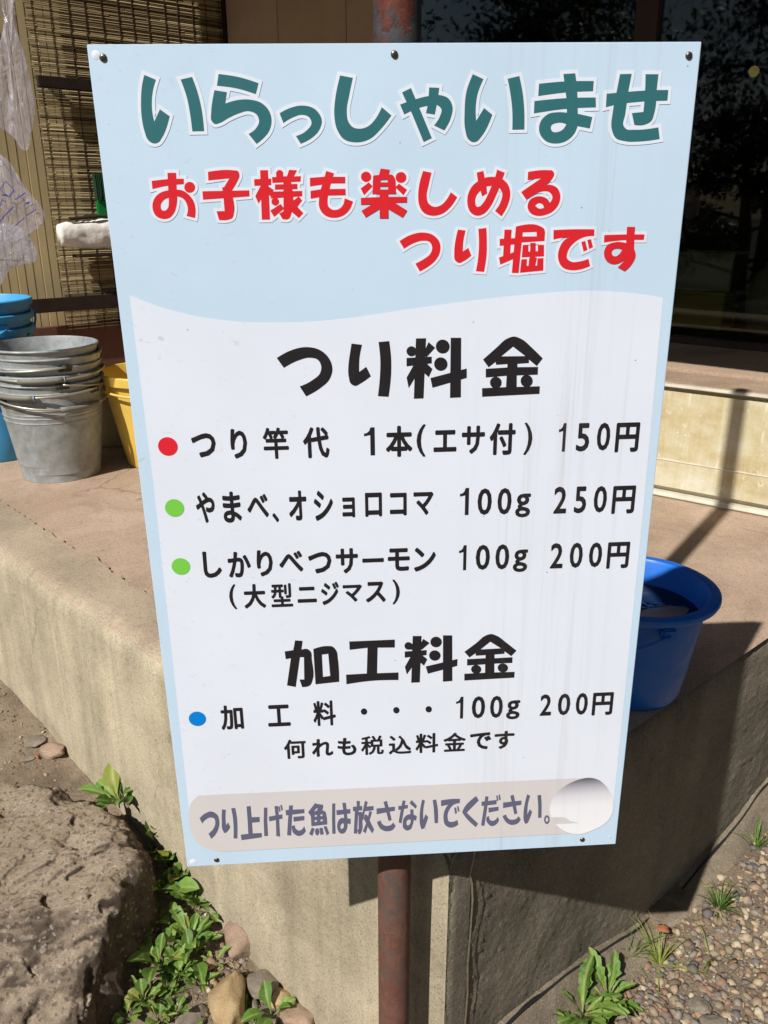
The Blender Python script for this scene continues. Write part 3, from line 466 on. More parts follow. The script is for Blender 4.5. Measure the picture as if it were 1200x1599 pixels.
('N',[('p',[(111.2,905.4),(115.6,905.7),(114.0,928.1),(113.6,953.1),(108.6,953.3),(109.4,927.8)]),('p',[(116.7,920.8),(134.9,918.1),(134.8,925.2),(116.8,928.7)]),('p',[(125.4,903.9),(130.0,903.8),(130.1,929.2),(129.8,955.5),(124.9,954.2),(125.9,926.0)]),('p',[(130.5,905.7),(132.3,904.2),(132.8,913.4),(131.1,913.8)]),('p',[(133.1,902.6),(135.2,902.5),(136.1,911.3),(134.1,911.7)])]),
('N',[('p',[(144.9,904.1),(150.0,904.1),(147.0,930.3),(144.9,954.8),(139.6,953.7),(142.0,930.0)]),('p',[(139.7,911.3),(165.0,911.2),(164.7,917.9),(140.0,920.1)]),('p',[(149.6,923.3),(164.5,922.6),(164.1,929.8),(149.8,931.3)]),('p',[(146.6,938.7),(150.7,937.1),(152.1,943.7,1),(156.6,946.9,1),(160.6,944.6,1),(163.3,939.7),(165.3,948.2),(160.3,954.5,1),(155.0,956.0,1),(149.4,952.2,1)])]),
('N',[('p',[(169.8,916.8),(180.0,902.0),(182.2,903.7),(190.2,905.4),(190.6,909.0),(188.9,914.5),(192.6,916.9,1),(194.3,924.9,1),(194.8,938.9),(173.3,940.5),(173.3,923.5)]),('h',[(181.0,911.2),(183.3,911.0),(181.7,914.8),(177.3,915.9)]),('h',[(178.6,922.1),(181.5,921.9),(181.4,924.8),(178.1,925.0)]),('h',[(186.1,921.5),(189.2,921.4),(189.1,924.3),(186.0,924.4)]),('h',[(177.9,930.6),(181.1,930.4),(181.0,933.5),(177.8,933.6)]),('h',[(185.8,930.1),(189.3,930.0),(189.2,932.9),(185.7,933.3)]),('p',[(173.7,943.0),(177.6,945.0),(173.7,957.1),(169.5,953.6)]),('p',[(183.6,950.7),(183.3,952.7),(182.8,954.5),(181.9,955.9),(181.0,956.5),(179.9,956.4),(179.0,955.7),(178.3,954.2),(177.9,952.4),(177.8,950.3),(178.0,948.2),(178.6,946.4),(179.4,945.1),(180.4,944.4),(181.4,944.5),(182.4,945.3),(183.1,946.7),(183.5,948.6)]),('p',[(183.9,944.1),(188.2,944.1),(189.5,955.3),(184.8,956.1)]),('p',[(189.7,942.2),(193.7,941.5),(197.1,954.1),(193.5,957.5)])]),
('N',[('p',[(202.9,904.1),(206.9,904.4),(205.9,930.0),(205.6,955.4),(201.2,955.1),(201.7,929.7)]),('p',[(208.0,915.8),(226.8,914.9),(226.9,922.1),(208.3,924.1)]),('p',[(216.5,903.9),(221.1,904.2),(221.9,915.3),(222.4,930.4),(227.0,931.4),(226.5,940.4),(222.4,939.1),(220.7,949.9,1),(217.0,955.4,1),(212.9,955.6,1),(209.0,949.1,1),(208.7,938.9,1),(211.3,931.8,1),(214.8,929.2,1),(218.1,929.7),(218.0,920.8),(217.1,912.1)]),('h',[(217.1,938.0),(214.5,939.3,1),(212.6,944.2,1),(214.3,948.0,1),(216.4,946.4,1),(217.4,942.4,1)])]),
('N',[('p',[(230.4,911.6),(242.9,910.6),(243.0,917.9),(230.8,919.0)]),('p',[(235.8,902.0),(240.1,902.3),(239.6,913.6),(235.9,913.4)]),('p',[(233.1,918.2),(237.8,917.8),(234.9,957.4),(230.7,956.4)]),('p',[(236.5,920.6),(241.8,920.9,1),(242.6,936.8),(241.3,954.2,1),(239.2,958.5),(236.9,958.0),(235.3,950.9),(237.4,949.5),(238.1,927.9)]),('p',[(247.1,902.3),(250.8,904.7),(248.9,912.1),(258.5,911.8),(258.4,918.9),(246.4,919.8),(244.4,933.3),(242.4,933.2),(243.5,921.0),(245.4,911.2)]),('p',[(252.8,919.5),(256.3,921.9),(253.2,933.2),(246.9,957.5),(243.1,953.6),(249.0,937.3)]),('p',[(246.3,925.5),(249.2,925.7),(258.5,951.7),(256.0,958.1),(250.6,947.5),(245.0,932.7)])]),
('N',[('p',[(262.5,916.3),(287.4,914.7),(287.5,921.4),(262.6,925.9)]),('p',[(272.2,905.8),(276.8,904.3),(282.9,936.7),(278.8,938.6)]),('p',[(262.8,938.9),(268.1,936.8),(270.0,943.0,1),(275.8,946.6,1),(281.7,945.3,1),(284.9,941.1),(288.2,947.2),(283.4,954.2,1),(275.7,955.8,1),(268.1,951.7,1),(264.7,945.6,1)])]),
('N',[('p',[(292.2,914.0),(305.2,912.7),(305.0,918.4),(292.4,920.7)]),('p',[(298.3,904.7),(302.1,905.9),(300.0,919.1),(296.4,943.4),(292.5,941.7),(295.3,921.6)]),('p',[(310.3,904.8),(317.7,915.2),(315.8,919.8),(307.6,910.3)]),('p',[(308.5,920.4),(312.8,921.1),(312.8,929.3),(317.5,932.5),(316.4,940.4),(313.4,938.4),(311.7,947.3,1),(308.7,954.4,1),(304.0,956.3,1),(299.3,952.3,1),(298.2,943.5,1),(300.5,933.5,1),(304.6,929.5,1),(308.7,928.6)]),('h',[(308.7,937.7),(305.2,938.2,1),(303.2,943.8,1),(305.2,947.6,1),(307.6,945.6,1),(309.1,941.3,1)])]),
('N',[('p',[(324.8,904.7),(328.5,907.1),(326.6,919.4,1),(326.4,939.6),(329.5,930.0),(333.1,935.0),(330.0,947.1,1),(327.1,954.2,1),(325.0,955.3,1),(322.5,949.5,1),(321.4,934.9,1),(322.4,919.1,1)]),('p',[(339.1,907.1),(343.7,906.0),(345.8,919.2,1),(346.7,932.3,1),(346.7,946.1),(342.1,946.1),(341.2,929.0,1),(340.4,917.5,1)])]),
('N',[('p',[(350.5,908.1),(364.1,906.6,1),(376.4,907.0),(376.2,914.1),(369.0,915.8,1),(362.1,924.6,1),(359.9,937.5,1),(362.4,944.7,1),(367.1,945.3,1),(373.6,942.5),(374.9,950.5),(369.7,954.2,1),(363.2,955.0,1),(357.2,950.4,1),(354.4,940.0,1),(355.6,925.7,1),(360.2,915.6),(350.8,917.9)]),('p',[(368.7,921.5),(371.4,921.2),(372.8,930.8),(370.2,932.0)]),('p',[(372.6,919.6),(374.5,919.0),(376.2,927.7),(373.9,928.7)])]),
('N',[('p',[(398.5,903.6),(402.3,911.2),(386.1,930.9),(402.5,950.7),(399.4,956.6),(382.3,934.3,1),(380.2,929.8,1),(381.5,924.9,1)])]),
('N',[('p',[(411.2,904.9),(415.6,905.6),(414.0,928.5),(411.3,955.2),(406.7,953.9),(409.3,928.1)]),('p',[(406.2,913.6),(426.8,912.0),(427.0,919.2),(406.5,921.0)]),('p',[(416.0,924.6),(430.0,923.5),(430.2,930.0),(416.7,932.7)]),('p',[(414.0,940.1),(417.3,938.5),(418.7,944.8,1),(422.3,947.2,1),(426.4,945.6,1),(429.5,940.4),(431.6,946.4),(427.9,953.4,1),(422.1,956.3,1),(416.5,951.9,1),(413.7,945.1,1)]),('p',[(426.1,904.6),(427.9,904.3),(429.4,912.9),(427.4,914.2)]),('p',[(429.2,903.4),(431.1,903.1),(432.6,911.7),(430.3,912.7)])]),
('N',[('p',[(436.0,917.0),(461.3,915.0),(461.6,922.2),(436.5,926.3)]),('p',[(445.6,906.1),(450.2,904.7),(456.6,936.4),(452.6,938.3)]),('p',[(436.1,939.8),(441.0,937.5),(444.2,944.3,1),(449.7,947.1,1),(455.6,945.5,1),(458.4,941.3),(461.9,946.9),(458.3,953.3,1),(450.1,956.0,1),(442.8,952.2,1),(438.7,946.1,1)])]),
('N',[('p',[(468.7,905.2),(473.1,907.5),(470.8,920.7,1),(470.6,939.5),(473.7,930.3),(477.1,935.3),(473.6,948.5,1),(471.3,954.2,1),(469.2,955.1,1),(466.8,950.9,1),(465.3,937.7,1),(466.3,920.4,1)]),('p',[(483.1,907.9),(488.0,906.9),(489.7,923.4,1),(490.7,946.0),(486.0,946.1),(485.1,926.0,1)])]),
('N',[('p',[(502.5,950.1),(502.5,952.7),(501.9,955.0),(500.9,956.6),(499.7,957.5),(498.3,957.4),(497.0,956.4),(495.8,954.6),(495.0,952.2),(494.6,949.6),(494.7,947.0),(495.3,944.7),(496.2,943.1),(497.4,942.3),(498.8,942.4),(500.2,943.4),(501.3,945.1),(502.1,947.5)]),('h',[(500.4,950.0),(500.3,951.3),(500.1,952.5),(499.7,953.4),(499.1,953.8),(498.5,953.8),(497.9,953.2),(497.3,952.3),(497.0,951.1),(496.8,949.7),(496.8,948.4),(497.0,947.2),(497.5,946.4),(498.0,945.9),(498.7,946.0),(499.3,946.5),(499.8,947.4),(500.2,948.6)])]),
('E',[('p',[(253.0,761.3),(252.7,763.0),(252.0,764.4),(250.9,765.4),(249.5,765.9),(248.1,765.8),(246.7,765.2),(245.6,764.0),(245.0,762.5),(244.7,760.8),(245.0,759.2),(245.8,757.8),(246.9,756.8),(248.2,756.3),(249.7,756.3),(251.0,757.0),(252.1,758.1),(252.8,759.6)])]),
('E',[('p',[(294.9,761.5),(294.7,763.1),(293.9,764.6),(292.8,765.6),(291.5,766.1),(290.0,766.0),(288.7,765.4),(287.6,764.2),(286.9,762.7),(286.6,761.0),(286.9,759.4),(287.6,758.0),(288.7,756.9),(290.1,756.4),(291.5,756.5),(292.9,757.2),(294.0,758.3),(294.7,759.8)])]),
('E',[('p',[(337.0,762.2),(336.8,763.8),(336.1,765.3),(335.0,766.3),(333.6,766.8),(332.2,766.7),(330.8,766.0),(329.7,764.9),(328.9,763.4),(328.7,761.7),(328.9,760.1),(329.6,758.6),(330.7,757.6),(332.1,757.1),(333.5,757.2),(334.9,757.8),(336.0,759.0),(336.8,760.5)])])]
GOTHIC=[('A','つ',75.6,399.3,27.2,28.3),('A','り',115.0,398.6,18.6,35.0),('A','竿',156.6,399.2,28.9,36.8),('A','代',202.2,399.8,29.8,36.5),('A','1',262.8,400.2,12.1,33.0),('A','本',296.7,401.1,30.7,36.8),('A','(',321.9,401.0,10.5,38.3),('A','エ',349.5,402.1,26.5,26.0),('A','サ',382.0,401.8,26.7,33.5),('A','付',415.8,401.8,30.1,38.0),('A',')',445.7,402.3,9.8,38.3),('A','1',485.3,401.9,8.3,33.9),('A','5',509.8,402.4,15.3,33.9),('A','0',533.9,402.3,15.6,33.5),('A','円',562.0,404.0,27.8,35.5),('B','や',71.0,474.0,21.6,38.2),('B','ま',101.5,474.6,21.2,38.6),('B','べ',131.3,473.9,24.7,29.2),('B','、',151.2,489.3,7.7,11.9),('B','オ',177.5,475.2,20.8,37.2),('B','シ',207.5,476.3,22.4,37.8),('B','ョ',236.8,479.5,14.9,25.2),('B','ロ',266.1,477.0,19.9,30.0),('B','コ',295.2,477.4,20.0,28.6),('B','マ',324.9,477.6,23.7,29.1),('B','1',373.3,476.8,10.6,33.9),('B','0',397.5,477.7,17.0,33.5),('B','0',421.2,478.0,16.8,33.5),('B','g',443.4,484.1,18.1,30.0),('B','2',488.0,478.8,15.5,33.9),('B','5',512.3,479.3,14.5,33.8),('B','0',536.3,479.4,15.8,33.7),('B','円',564.6,480.9,27.6,35.4),('C','し',72.7,546.5,21.6,34.5),('C','か',104.6,547.6,27.2,33.7),('C','り',134.8,547.1,19.0,34.5),('C','べ',166.1,546.0,28.6,27.6),('C','つ',200.4,548.9,27.9,28.0),('D','(',93.6,590.0,8.5,33.4),('D','大',119.9,590.2,26.4,32.8),('D','型',152.6,590.2,26.2,31.6),('D','ニ',183.1,590.8,23.4,21.4),('D','ジ',211.2,590.2,21.9,31.2),('C','サ',232.9,547.8,26.6,33.1),('C','ー',264.3,548.2,26.0,5.6),('C','モ',295.3,548.5,26.6,30.0),('C','ン',326.9,549.4,26.6,31.7),('D','マ',238.4,591.2,23.5,23.2),('D','ス',266.8,590.6,24.5,28.1),('D',')',291.8,591.5,9.2,33.4),('C','1',372.8,549.1,9.0,33.0),('C','0',397.4,549.4,17.3,33.3),('C','0',421.2,549.7,16.9,33.5),('C','g',443.5,555.8,17.9,29.8),('C','2',488.2,550.8,15.6,33.5),('C','0',512.2,551.1,16.0,33.7),('C','0',536.1,551.4,16.2,33.1),('C','円',564.3,553.0,27.5,35.2),('E','加',79.4,761.3,28.9,37.0),('E','工',139.4,761.5,29.0,32.5),('E','料',197.8,761.0,29.1,37.9),('E','1',373.2,761.8,9.4,33.1),('E','0',397.9,762.3,17.5,33.9),('E','0',421.5,762.9,16.8,34.0),('E','g',443.6,768.6,18.1,29.1),('E','2',486.7,763.4,15.0,32.7),('E','0',510.9,763.7,16.5,33.4),('E','0',534.4,764.1,16.0,33.7),('E','円',562.3,765.5,27.6,35.0),('F','何',157.3,814.0,28.8,30.1),('F','れ',193.2,813.9,27.9,27.7),('F','も',225.3,813.9,24.9,27.9),('F','税',258.7,813.7,30.1,29.9),('F','込',295.2,814.9,30.1,29.4),('F','料',330.7,814.2,30.3,30.7),('F','金',367.5,814.6,30.1,29.7),('F','で',402.1,814.9,28.5,26.8),('F','す',433.9,814.9,26.7,28.2)]
# ================================================================ THE SIGN
# sign frame: x to the right along the board, y up, z towards the viewer; 600 x 1000 mm
TLc = Vector((-0.28323, 0.89755, 1.64512)); TRc = Vector((0.31576, 0.93175, 1.65188)); BLc = Vector((-0.27222, 0.90261, 0.64387))
ex = (TRc - TLc).normalized(); ey = (TLc - BLc); ey = (ey - ex * ey.dot(ex)).normalized(); ez = ex.cross(ey)
SM = Matrix((ex, ey, ez)).transposed().to_4x4(); SM.translation = TLc
sign = thing('price_sign', 'pale blue and white painted price board with Japanese lettering fixed to the rusty pole', 'sign')
sign.matrix_world = SM

def closed(pts):
    """outline with optional smooth points (third value) -> dense polygon"""
    n = len(pts); P = [Vector(p[:2]) for p in pts]; S = [len(p) > 2 for p in pts]; out = []
    if not any(S): return P
    for i in range(n):
        a, b = P[i], P[(i + 1) % n]; ch = b - a
        if not S[i] and not S[(i + 1) % n]: out.append(a); continue
        L = ch.length
        def tan(k):
            p, c, q = P[(k - 1) % n], P[k], P[(k + 1) % n]
            d1, d2 = (c - p), (q - c)
            if d1.length < 1e-6 or d2.length < 1e-6: return ch
            t = d1 * (d2.length / (d1.length + d2.length)) / max(d1.length, 1e-6) + d2 * (d1.length / (d1.length + d2.length)) / max(d2.length, 1e-6)
            return t.normalized() * L if t.length > 1e-6 else ch
        m0 = tan(i) if S[i] else None; m1 = tan((i + 1) % n) if S[(i + 1) % n] else None
        if m0 is None: m0 = ch * 1.5 - m1 * 0.5
        if m1 is None: m1 = ch * 1.5 - m0 * 0.5
        k = 6
        for j in range(k):
            t = j / k
            out.append(a * (2 * t**3 - 3 * t**2 + 1) + m0 * (t**3 - 2 * t**2 + t) + b * (-2 * t**3 + 3 * t**2) + m1 * (t**3 - t**2))
    return out
def area(P): return sum(P[i].x * P[(i + 1) % len(P)].y - P[(i + 1) % len(P)].x * P[i].y for i in range(len(P))) / 2
def grow(P, d):
    """offset an outline outwards, mitred"""
    n = len(P); out = []
    for i in range(n):
        p, c, q = P[i - 1], P[i], P[(i + 1) % n]
        a, b = (c - p), (q - c)
        if a.length < 1e-5 or b.length < 1e-5: out.append(c); continue
        na, nb = Vector((a.y, -a.x)).normalized(), Vector((b.y, -b.x)).normalized()
        s = na + nb
        if s.length < 0.5: out.append(c + na * d); continue
        s.normalize(); k = min(1.5, 1 / max(0.3, s.dot(na)))
        out.append(c + s * d * k)
    return out
def fill(polys, holes=(), z=0.0, V=None, F=None):
    """union of outlines minus holes, as flat triangles (mm -> m, y down -> y up)"""
    vs_, fs, isH = [], [], []
    for lst, h in ((polys, False), (holes, True)):
        for P in lst:
            if area(P) < 0: P = P[::-1]
            b = len(vs_); vs_ += [Vector(p) for p in P]; fs.append(list(range(b, b + len(P)))); isH.append(h)
    r = delaunay_2d_cdt(vs_, [], fs, 1, 1e-4, True)
    b = len(V); V += [(p.x / 1000, -p.y / 1000, z) for p in r[0]]
    for f, o in zip(r[2], r[5]):
        if any(not isH[k] for k in o) and not any(isH[k] for k in o): F.append([b + i for i in reversed(f)])
def layer(name, polys, mat, z, holes=()):
    V, F = [], []; fill(polys, holes, z, V, F); return pyobj(name, V, F, mat, sign)
def mmv(L): return [Vector(p[:2]) for p in L]

# panel: thin composite board
bm = bmesh.new()
box(bm, (0.3, -0.5, -0.0015), (0.6, 1.0, 0.003), 0, 0.0006)
obj('panel', bm, 'vinyl_blue', sign)
bm = bmesh.new()
for cx_, cy_, sx_, sy_ in ((0.3, -0.02, 0.58, 0.02), (0.3, -0.98, 0.58, 0.02), (0.02, -0.5, 0.02, 0.936), (0.58, -0.5, 0.02, 0.936)):
    box(bm, (cx_, cy_, -0.009), (sx_, sy_, 0.0118))
obj('back_frame', bm, 'panel_core', sign)
bm = bmesh.new()
for yy in (-0.08, -0.93):
    box(bm, (0.2975, yy, -0.042), (0.09, 0.03, 0.054))
obj('pole_clamp', bm, 'ironwork', sign)
# white field with its wave, the beige notice strip and the printed hole
wave = [(12.7, 233.2), (42.8, 245.8, 1), (75.7, 255.3, 1), (116.0, 262.1, 1), (163.8, 264.7, 1), (212.0, 264.2, 1), (253.6, 260.5, 1), (295.3, 255.2, 1), (343.9, 249.4, 1), (392.6, 244.2, 1), (441.4, 240.4, 1), (476.4, 238.2, 1), (511.6, 238.1, 1), (547.2, 240.7, 1), (587.6, 246.7),
        (590.0, 500), (591.0, 943), (540, 960), (60, 960), (11.5, 905), (14.8, 441)]
layer('white_field', [closed(wave)], 'vinyl_white', 0.0003)
strip = [(26.4, 880.3), (15.1, 892.4, 1), (10.8, 912.2, 1), (10.9, 939.0, 1), (17.7, 959.1, 1), (34.7, 972.4, 1), (53.6, 976.6), (553, 976.6), (560, 925), (553, 882.4)]
layer('notice_strip', [closed(strip)], 'vinyl_strip', 0.0006)
hole = [(501.8, 934.3, 1), (503.5, 918.2, 1), (511.8, 902.6, 1), (525.7, 890.7, 1), (541.1, 884.2, 1), (552.9, 882.6, 1), (565.2, 886.2, 1), (575.3, 895.1, 1), (583.8, 908.3, 1), (590.0, 924.9, 1), (590.8, 943.6, 1), (584.4, 958.3, 1), (567.8, 971.2, 1), (541.1, 977.8, 1), (525.7, 971.6, 1), (511.3, 958.0, 1)]
layer('printed_hole', [closed(hole)], 'print_hole', 0.0009)
layer('printed_ledge', [mmv([(504.5, 946.0), (523.4, 946.9), (531.3, 953.6), (545.2, 958.6), (527.5, 958.3), (509.9, 957.9)])], 'vinyl_strip', 0.0011)
def disc(x, y, rx, ry=None, k=28):
    ry = ry or rx; return [Vector((x + rx * math.cos(2 * math.pi * i / k), y + ry * math.sin(2 * math.pi * i / k))) for i in range(k)]
for yy, mt in ((399.4, 'dot_red'), (473.3, 'dot_green'), (547.4, 'dot_green'), (760.9, 'dot_blue')):
    layer('bullet_dot', [disc(35.6, yy, 10.9)], mt, 0.0006)

# lettering traced stroke by stroke for the brush-like headings
rows = {'G': ('ink_green', 0.0006, 3.3), 'R': ('ink_red', 0.0006, 2.9), 'Q': ('ink_red', 0.0006, 2.9), 'K': ('ink_black', 0.0006, 0), 'L': ('ink_black', 0.0006, 0), 'N': ('ink_slate', 0.0009, 0), 'E': ('ink_black', 0.0006, 0)}
for key, (mt, zz, halo) in rows.items():
    V, F, HV, HF = [], [], [], []
    for r_, shapes in POP:
        if r_ != key: continue
        pos = [closed(p) for k_, p in shapes if k_ == 'p']; neg = [closed(p) for k_, p in shapes if k_ == 'h']
        V, F = [], []; fill(pos, neg, zz, V, F); pyobj('letter', V, F, mt, sign)
        if halo:
            gp = [grow(P if area(P) > 0 else P[::-1], halo) for P in pos]
            try: fill(gp, (), 0.0004, HV, HF)
            except Exception: pass
    if halo: pyobj('letter_outline', HV, HF, 'vinyl_white', sign)
# gothic rows: the built-in font, thickened, every character fitted to its own place
gv = {}
ONE = [(0.0, 0.21), (0.25, 0.20), (0.48, 0.13), (0.62, 0.0), (1.0, 0.0), (1.0, 1.0), (0.58, 1.0), (0.58, 0.27), (0.0, 0.31)]
def glyph(ch, off):
    """a character's flat outline, thickened evenly by the union of shifted copies"""
    if (ch, off) in gv: return gv[(ch, off)]
    if ch == '1': polys = [[Vector((x * 400, y * 1000)) for x, y in ONE]]
    else:
        cu = bpy.data.curves.new('glyph', 'FONT'); cu.body = ch; cu.fill_mode = 'FRONT'; cu.resolution_u = 3
        o = bpy.data.objects.new('glyph', cu); C.objects.link(o)
        dg = bpy.context.evaluated_depsgraph_get(); me = bpy.data.meshes.new_from_object(o.evaluated_get(dg))
        tri = [[Vector((me.vertices[k].co.x * 1000, -me.vertices[k].co.y * 1000)) for k in p.vertices] for p in me.polygons]
        bpy.data.objects.remove(o); bpy.data.curves.remove(cu); bpy.data.meshes.remove(me)
        tri = [t_ for t_ in tri if abs(area(t_)) > 0.5]
        polys = [[p + Vector((math.cos(a), math.sin(a))) * off * 1000 for p in t_] for t_ in tri for a in [math.pi / 4 + math.pi / 2 * k for k in range(4)] + [math.pi / 2 * k for k in range(4)]]
    V, F = [], []; fill(polys, (), 0.0, V, F)
    V = [Vector(v) for v in V]
    used = sorted({k for f in F for k in f}); mp_ = {k: n_ for n_, k in enumerate(used)}
    V = [V[k] for k in used]; F = [[mp_[k] for k in f] for f in F]
    gv[(ch, off)] = (V, F); return V, F
OFF = {'竿': 0.024, '税': 0.022, '料': 0.026, '金': 0.025, '型': 0.023, '何': 0.026, '込': 0.026, '加': 0.028, 'ー': 0.028, '(': 0.016, ')': 0.016}
byrow = {}
for row, ch, cx_, cy_, w_, h_ in GOTHIC:
    V, F = glyph(ch, OFF.get(ch, 0.033 if ch not in '0125g' else 0.020))
    x0, x1 = min(v.x for v in V), max(v.x for v in V); y0, y1 = min(v.y for v in V), max(v.y for v in V)
    RV = [((cx_ + ((v.x - x0) / (x1 - x0) - 0.5) * w_) / 1000, (-cy_ + ((v.y - y0) / (y1 - y0) - 0.5) * h_) / 1000, 0.0006) for v in V]
    pyobj('letter', RV, F, 'ink_black', sign)
# screws and dents
def screw_mesh():
    bm = bmesh.new()
    lathe(bm, [(0.0, 0.0016), (0.0018, 0.0017), (0.0030, 0.0012), (0.0036, 0.0004), (0.0037, 0.0)], 20)
    return bm
sm_ = None
for k, (sx_, sy_) in enumerate(((14.2, 11.5), (294.7, 9.9), (588.5, 12.2), (40.9, 990.5), (551.5, 988.7))):
    o = obj('screw', screw_mesh(), 'screw', sign, True); o.location = (sx_ / 1000, -sy_ / 1000, 0.0002); o.rotation_euler = (0, 0, k * 0.7)
    bm = bmesh.new(); box(bm, (0, 0, 0.0017), (0.0036, 0.0008, 0.0003)); box(bm, (0, 0, 0.0017), (0.0008, 0.0036, 0.00029))
    obj('cross_slot', bm, 'dark', o)
for sx_, sy_, r_ in ((7.6, 9.0, 0.0042), (591.0, 987.0, 0.0028), (8.4, 992.0, 0.0048)):
    bm = bmesh.new(); lathe(bm, [(0.0, r_ * 0.12), (r_ * 0.4, r_ * 0.10), (r_ * 0.75, r_ * 0.04), (r_, 0.0)], 16)
    o = obj('dent', bm, 'vinyl_white' if r_ > 0.004 else 'vinyl_blue', sign, True); o.location = (sx_ / 1000, -sy_ / 1000, 0.0001)

# the pole
bm = bmesh.new(); lathe(bm, [(0.0257, -0.5), (0.0257, 3.0), (0.0215, 3.0), (0.0215, 2.9)], 40)
pole = obj('rusty_pole', bm, 'rust', None, True, 40); pole.location = (0.0150, 1.010, 0)
tag(pole, 'rusty round steel pole that carries the price board in front of the concrete corner', 'pole')

# ================================================================ THE SETTING
HP = 0.545                                            # height of the concrete platform
CO = Vector((0.102, 1.034)); dL = Vector((math.cos(math.radians(135.76)), math.sin(math.radians(135.76)))); dR = Vector((math.cos(math.radians(40.77)), math.sin(math.radians(40.77))))
nL = Vector((-dL.y, dL.x)); nL = -nL if nL.dot(dR) > 0 else nL       # outward normals
nR = Vector((dR.y, -dR.x)); nR = -nR if nR.dot(dL) > 0 else nR

def ground_z(x, y):
    l = -0.15 + 0.19 * (y - 1.29); l = max(-0.17, min(0.06, l))
    r = -0.03 + 0.06 * (y - 1.4); r = max(-0.08, min(0.05, r))
    t = smooth(-0.25, 0.30, x)
    far = smooth(3.0, 8.0, math.hypot(x, y))
    return (l * (1 - t) + r * t) * (1 - far)
def groundbump(x, y):
    d = math.hypot(x, y - 1.4)
    k = 1 - smooth(2.0, 4.0, d)
    return k * (0.014 * noise.noise(Vector((x * 5, y * 5, 0))) + 0.006 * noise.noise(Vector((x * 19, y * 19, 3))) + 0.003 * noise.noise(Vector((x * 60, y * 60, 5))))
def axis(a, b, c, d, n1, step):
    L = []; v = a
    out = []
    x = b
    while x <= c + 1e-9: out.append(x); x += step
    left = []; s = step; x = b
    while x > a: s *= 1.35; x -= s; left.append(x)
    rt = []; s = step; x = out[-1]
    while x < d: s *= 1.35; x += s; rt.append(x)
    return left[::-1] + out + rt
xs = axis(-70, -1.6, 1.7, 70, 0, 0.0125); ys = axis(-70, 0.8, 2.6, 90, 0, 0.0125)
V = [(x, y, ground_z(x, y) + groundbump(x, y)) for y in ys for x in xs]; nx = len(xs)
F = [(j * nx + i, j * nx + i + 1, (j + 1) * nx + i + 1, (j + 1) * nx + i) for j in range(len(ys) - 1) for i in range(nx - 1)]
tag(pyobj('ground', V, F, 'soil', None, True), kind='structure')

# --- platform: slab, edge strip along the left edge with the jagged joint between them, rounded arrises
def wpt(a, b): return CO + dL * a + dR * b            # a along the left wall, b along the right wall
SW = 0.185                                            # width of the edge strip
crack_px = [(3, 780), (23, 793), (60, 817), (98, 842), (123, 857), (150, 865), (163, 877), (183, 895), (213, 912), (230, 922)]
crack = []
for u, v in crack_px:
    p = at(u, v, HP).xy - CO; k = p.dot(Vector((dR.x, dR.y))) - 0; 
    # solve p = a*dL + b*dR
    det = dL.x * dR.y - dL.y * dR.x; a = (p.x * dR.y - p.y * dR.x) / det; b = (dL.x * p.y - dL.y * p.x) / det
    crack.append((a, b))
crack.sort()
def crack_b(a):
    if a <= crack[0][0]: base = crack[0][1] + (0.19 - crack[0][1]) * smooth(crack[0][0], 0.2, a) if a > 0.2 else 0.19
    elif a >= crack[-1][0]: base = crack[-1][1]
    else:
        for (a0, b0), (a1, b1) in zip(crack, crack[1:]):
            if a0 <= a <= a1: base = b0 + (b1 - b0) * (a - a0) / (a1 - a0); break
    return base + 0.007 * noise.noise(Vector((a * 22, 0, 1))) + 0.005 * noise.noise(Vector((a * 80, 0, 2)))
LA, LB = 6.5, 4.2
mats_plat = ['conc_strip', 'conc_left', 'conc_right']
def platform_strip():
    V, F, MI = [], [], []
    prof = [(0.0, -0.75), (0.0, -0.06), (0.003, -0.034), (0.010, -0.017), (0.022, -0.007), (0.038, -0.002), (0.058, 0.0)]   # (inset from the wall face, height under the top)
    n = 900
    for i in range(n + 1):
        a = 0.0 + LA * (i / n) ** 1.6
        cb = crack_b(a)
        wob = 0.004 * noise.noise(Vector((a * 4, 7, 0)))
        chip = 0.010 * smooth(0.30, 0.55, noise.noise(Vector((a * 16, 2, 0)))) + 0.0035 * noise.noise(Vector((a * 60, 5, 0)))
        row = [(max(0, q) + (wob if q < 0.05 else 0) + (chip if 0.001 < q < 0.03 else 0), h - (chip * 0.7 if 0.002 < q < 0.03 else 0)) for q, h in prof] + [(cb * 0.5, 0.0), (cb - 0.0045 - 0.006 * max(0, noise.noise(Vector((a * 33, 9, 0)))) + 0.003 * noise.noise(Vector((a * 120, 9, 0))), -0.001), (cb - 0.003, -0.03)]
        for q, h in row:
            # the corner itself is rounded: the arris pulls in near a = 0
            p = wpt(a, q); V.append((p.x, p.y, HP + h))
        if i:
            m = len(row); b = i * m
            for k in range(m - 1): F.append((b - m + k, b - m + k + 1, b + k + 1, b + k)); MI.append(1 if k < 3 else 0)
    o = pyobj('edge_strip', V, F, ['conc_strip', 'conc_left'], None, True, 50)
    for f, mi in zip(o.data.polygons, MI): f.material_index = mi
    return tag(o, kind='structure')
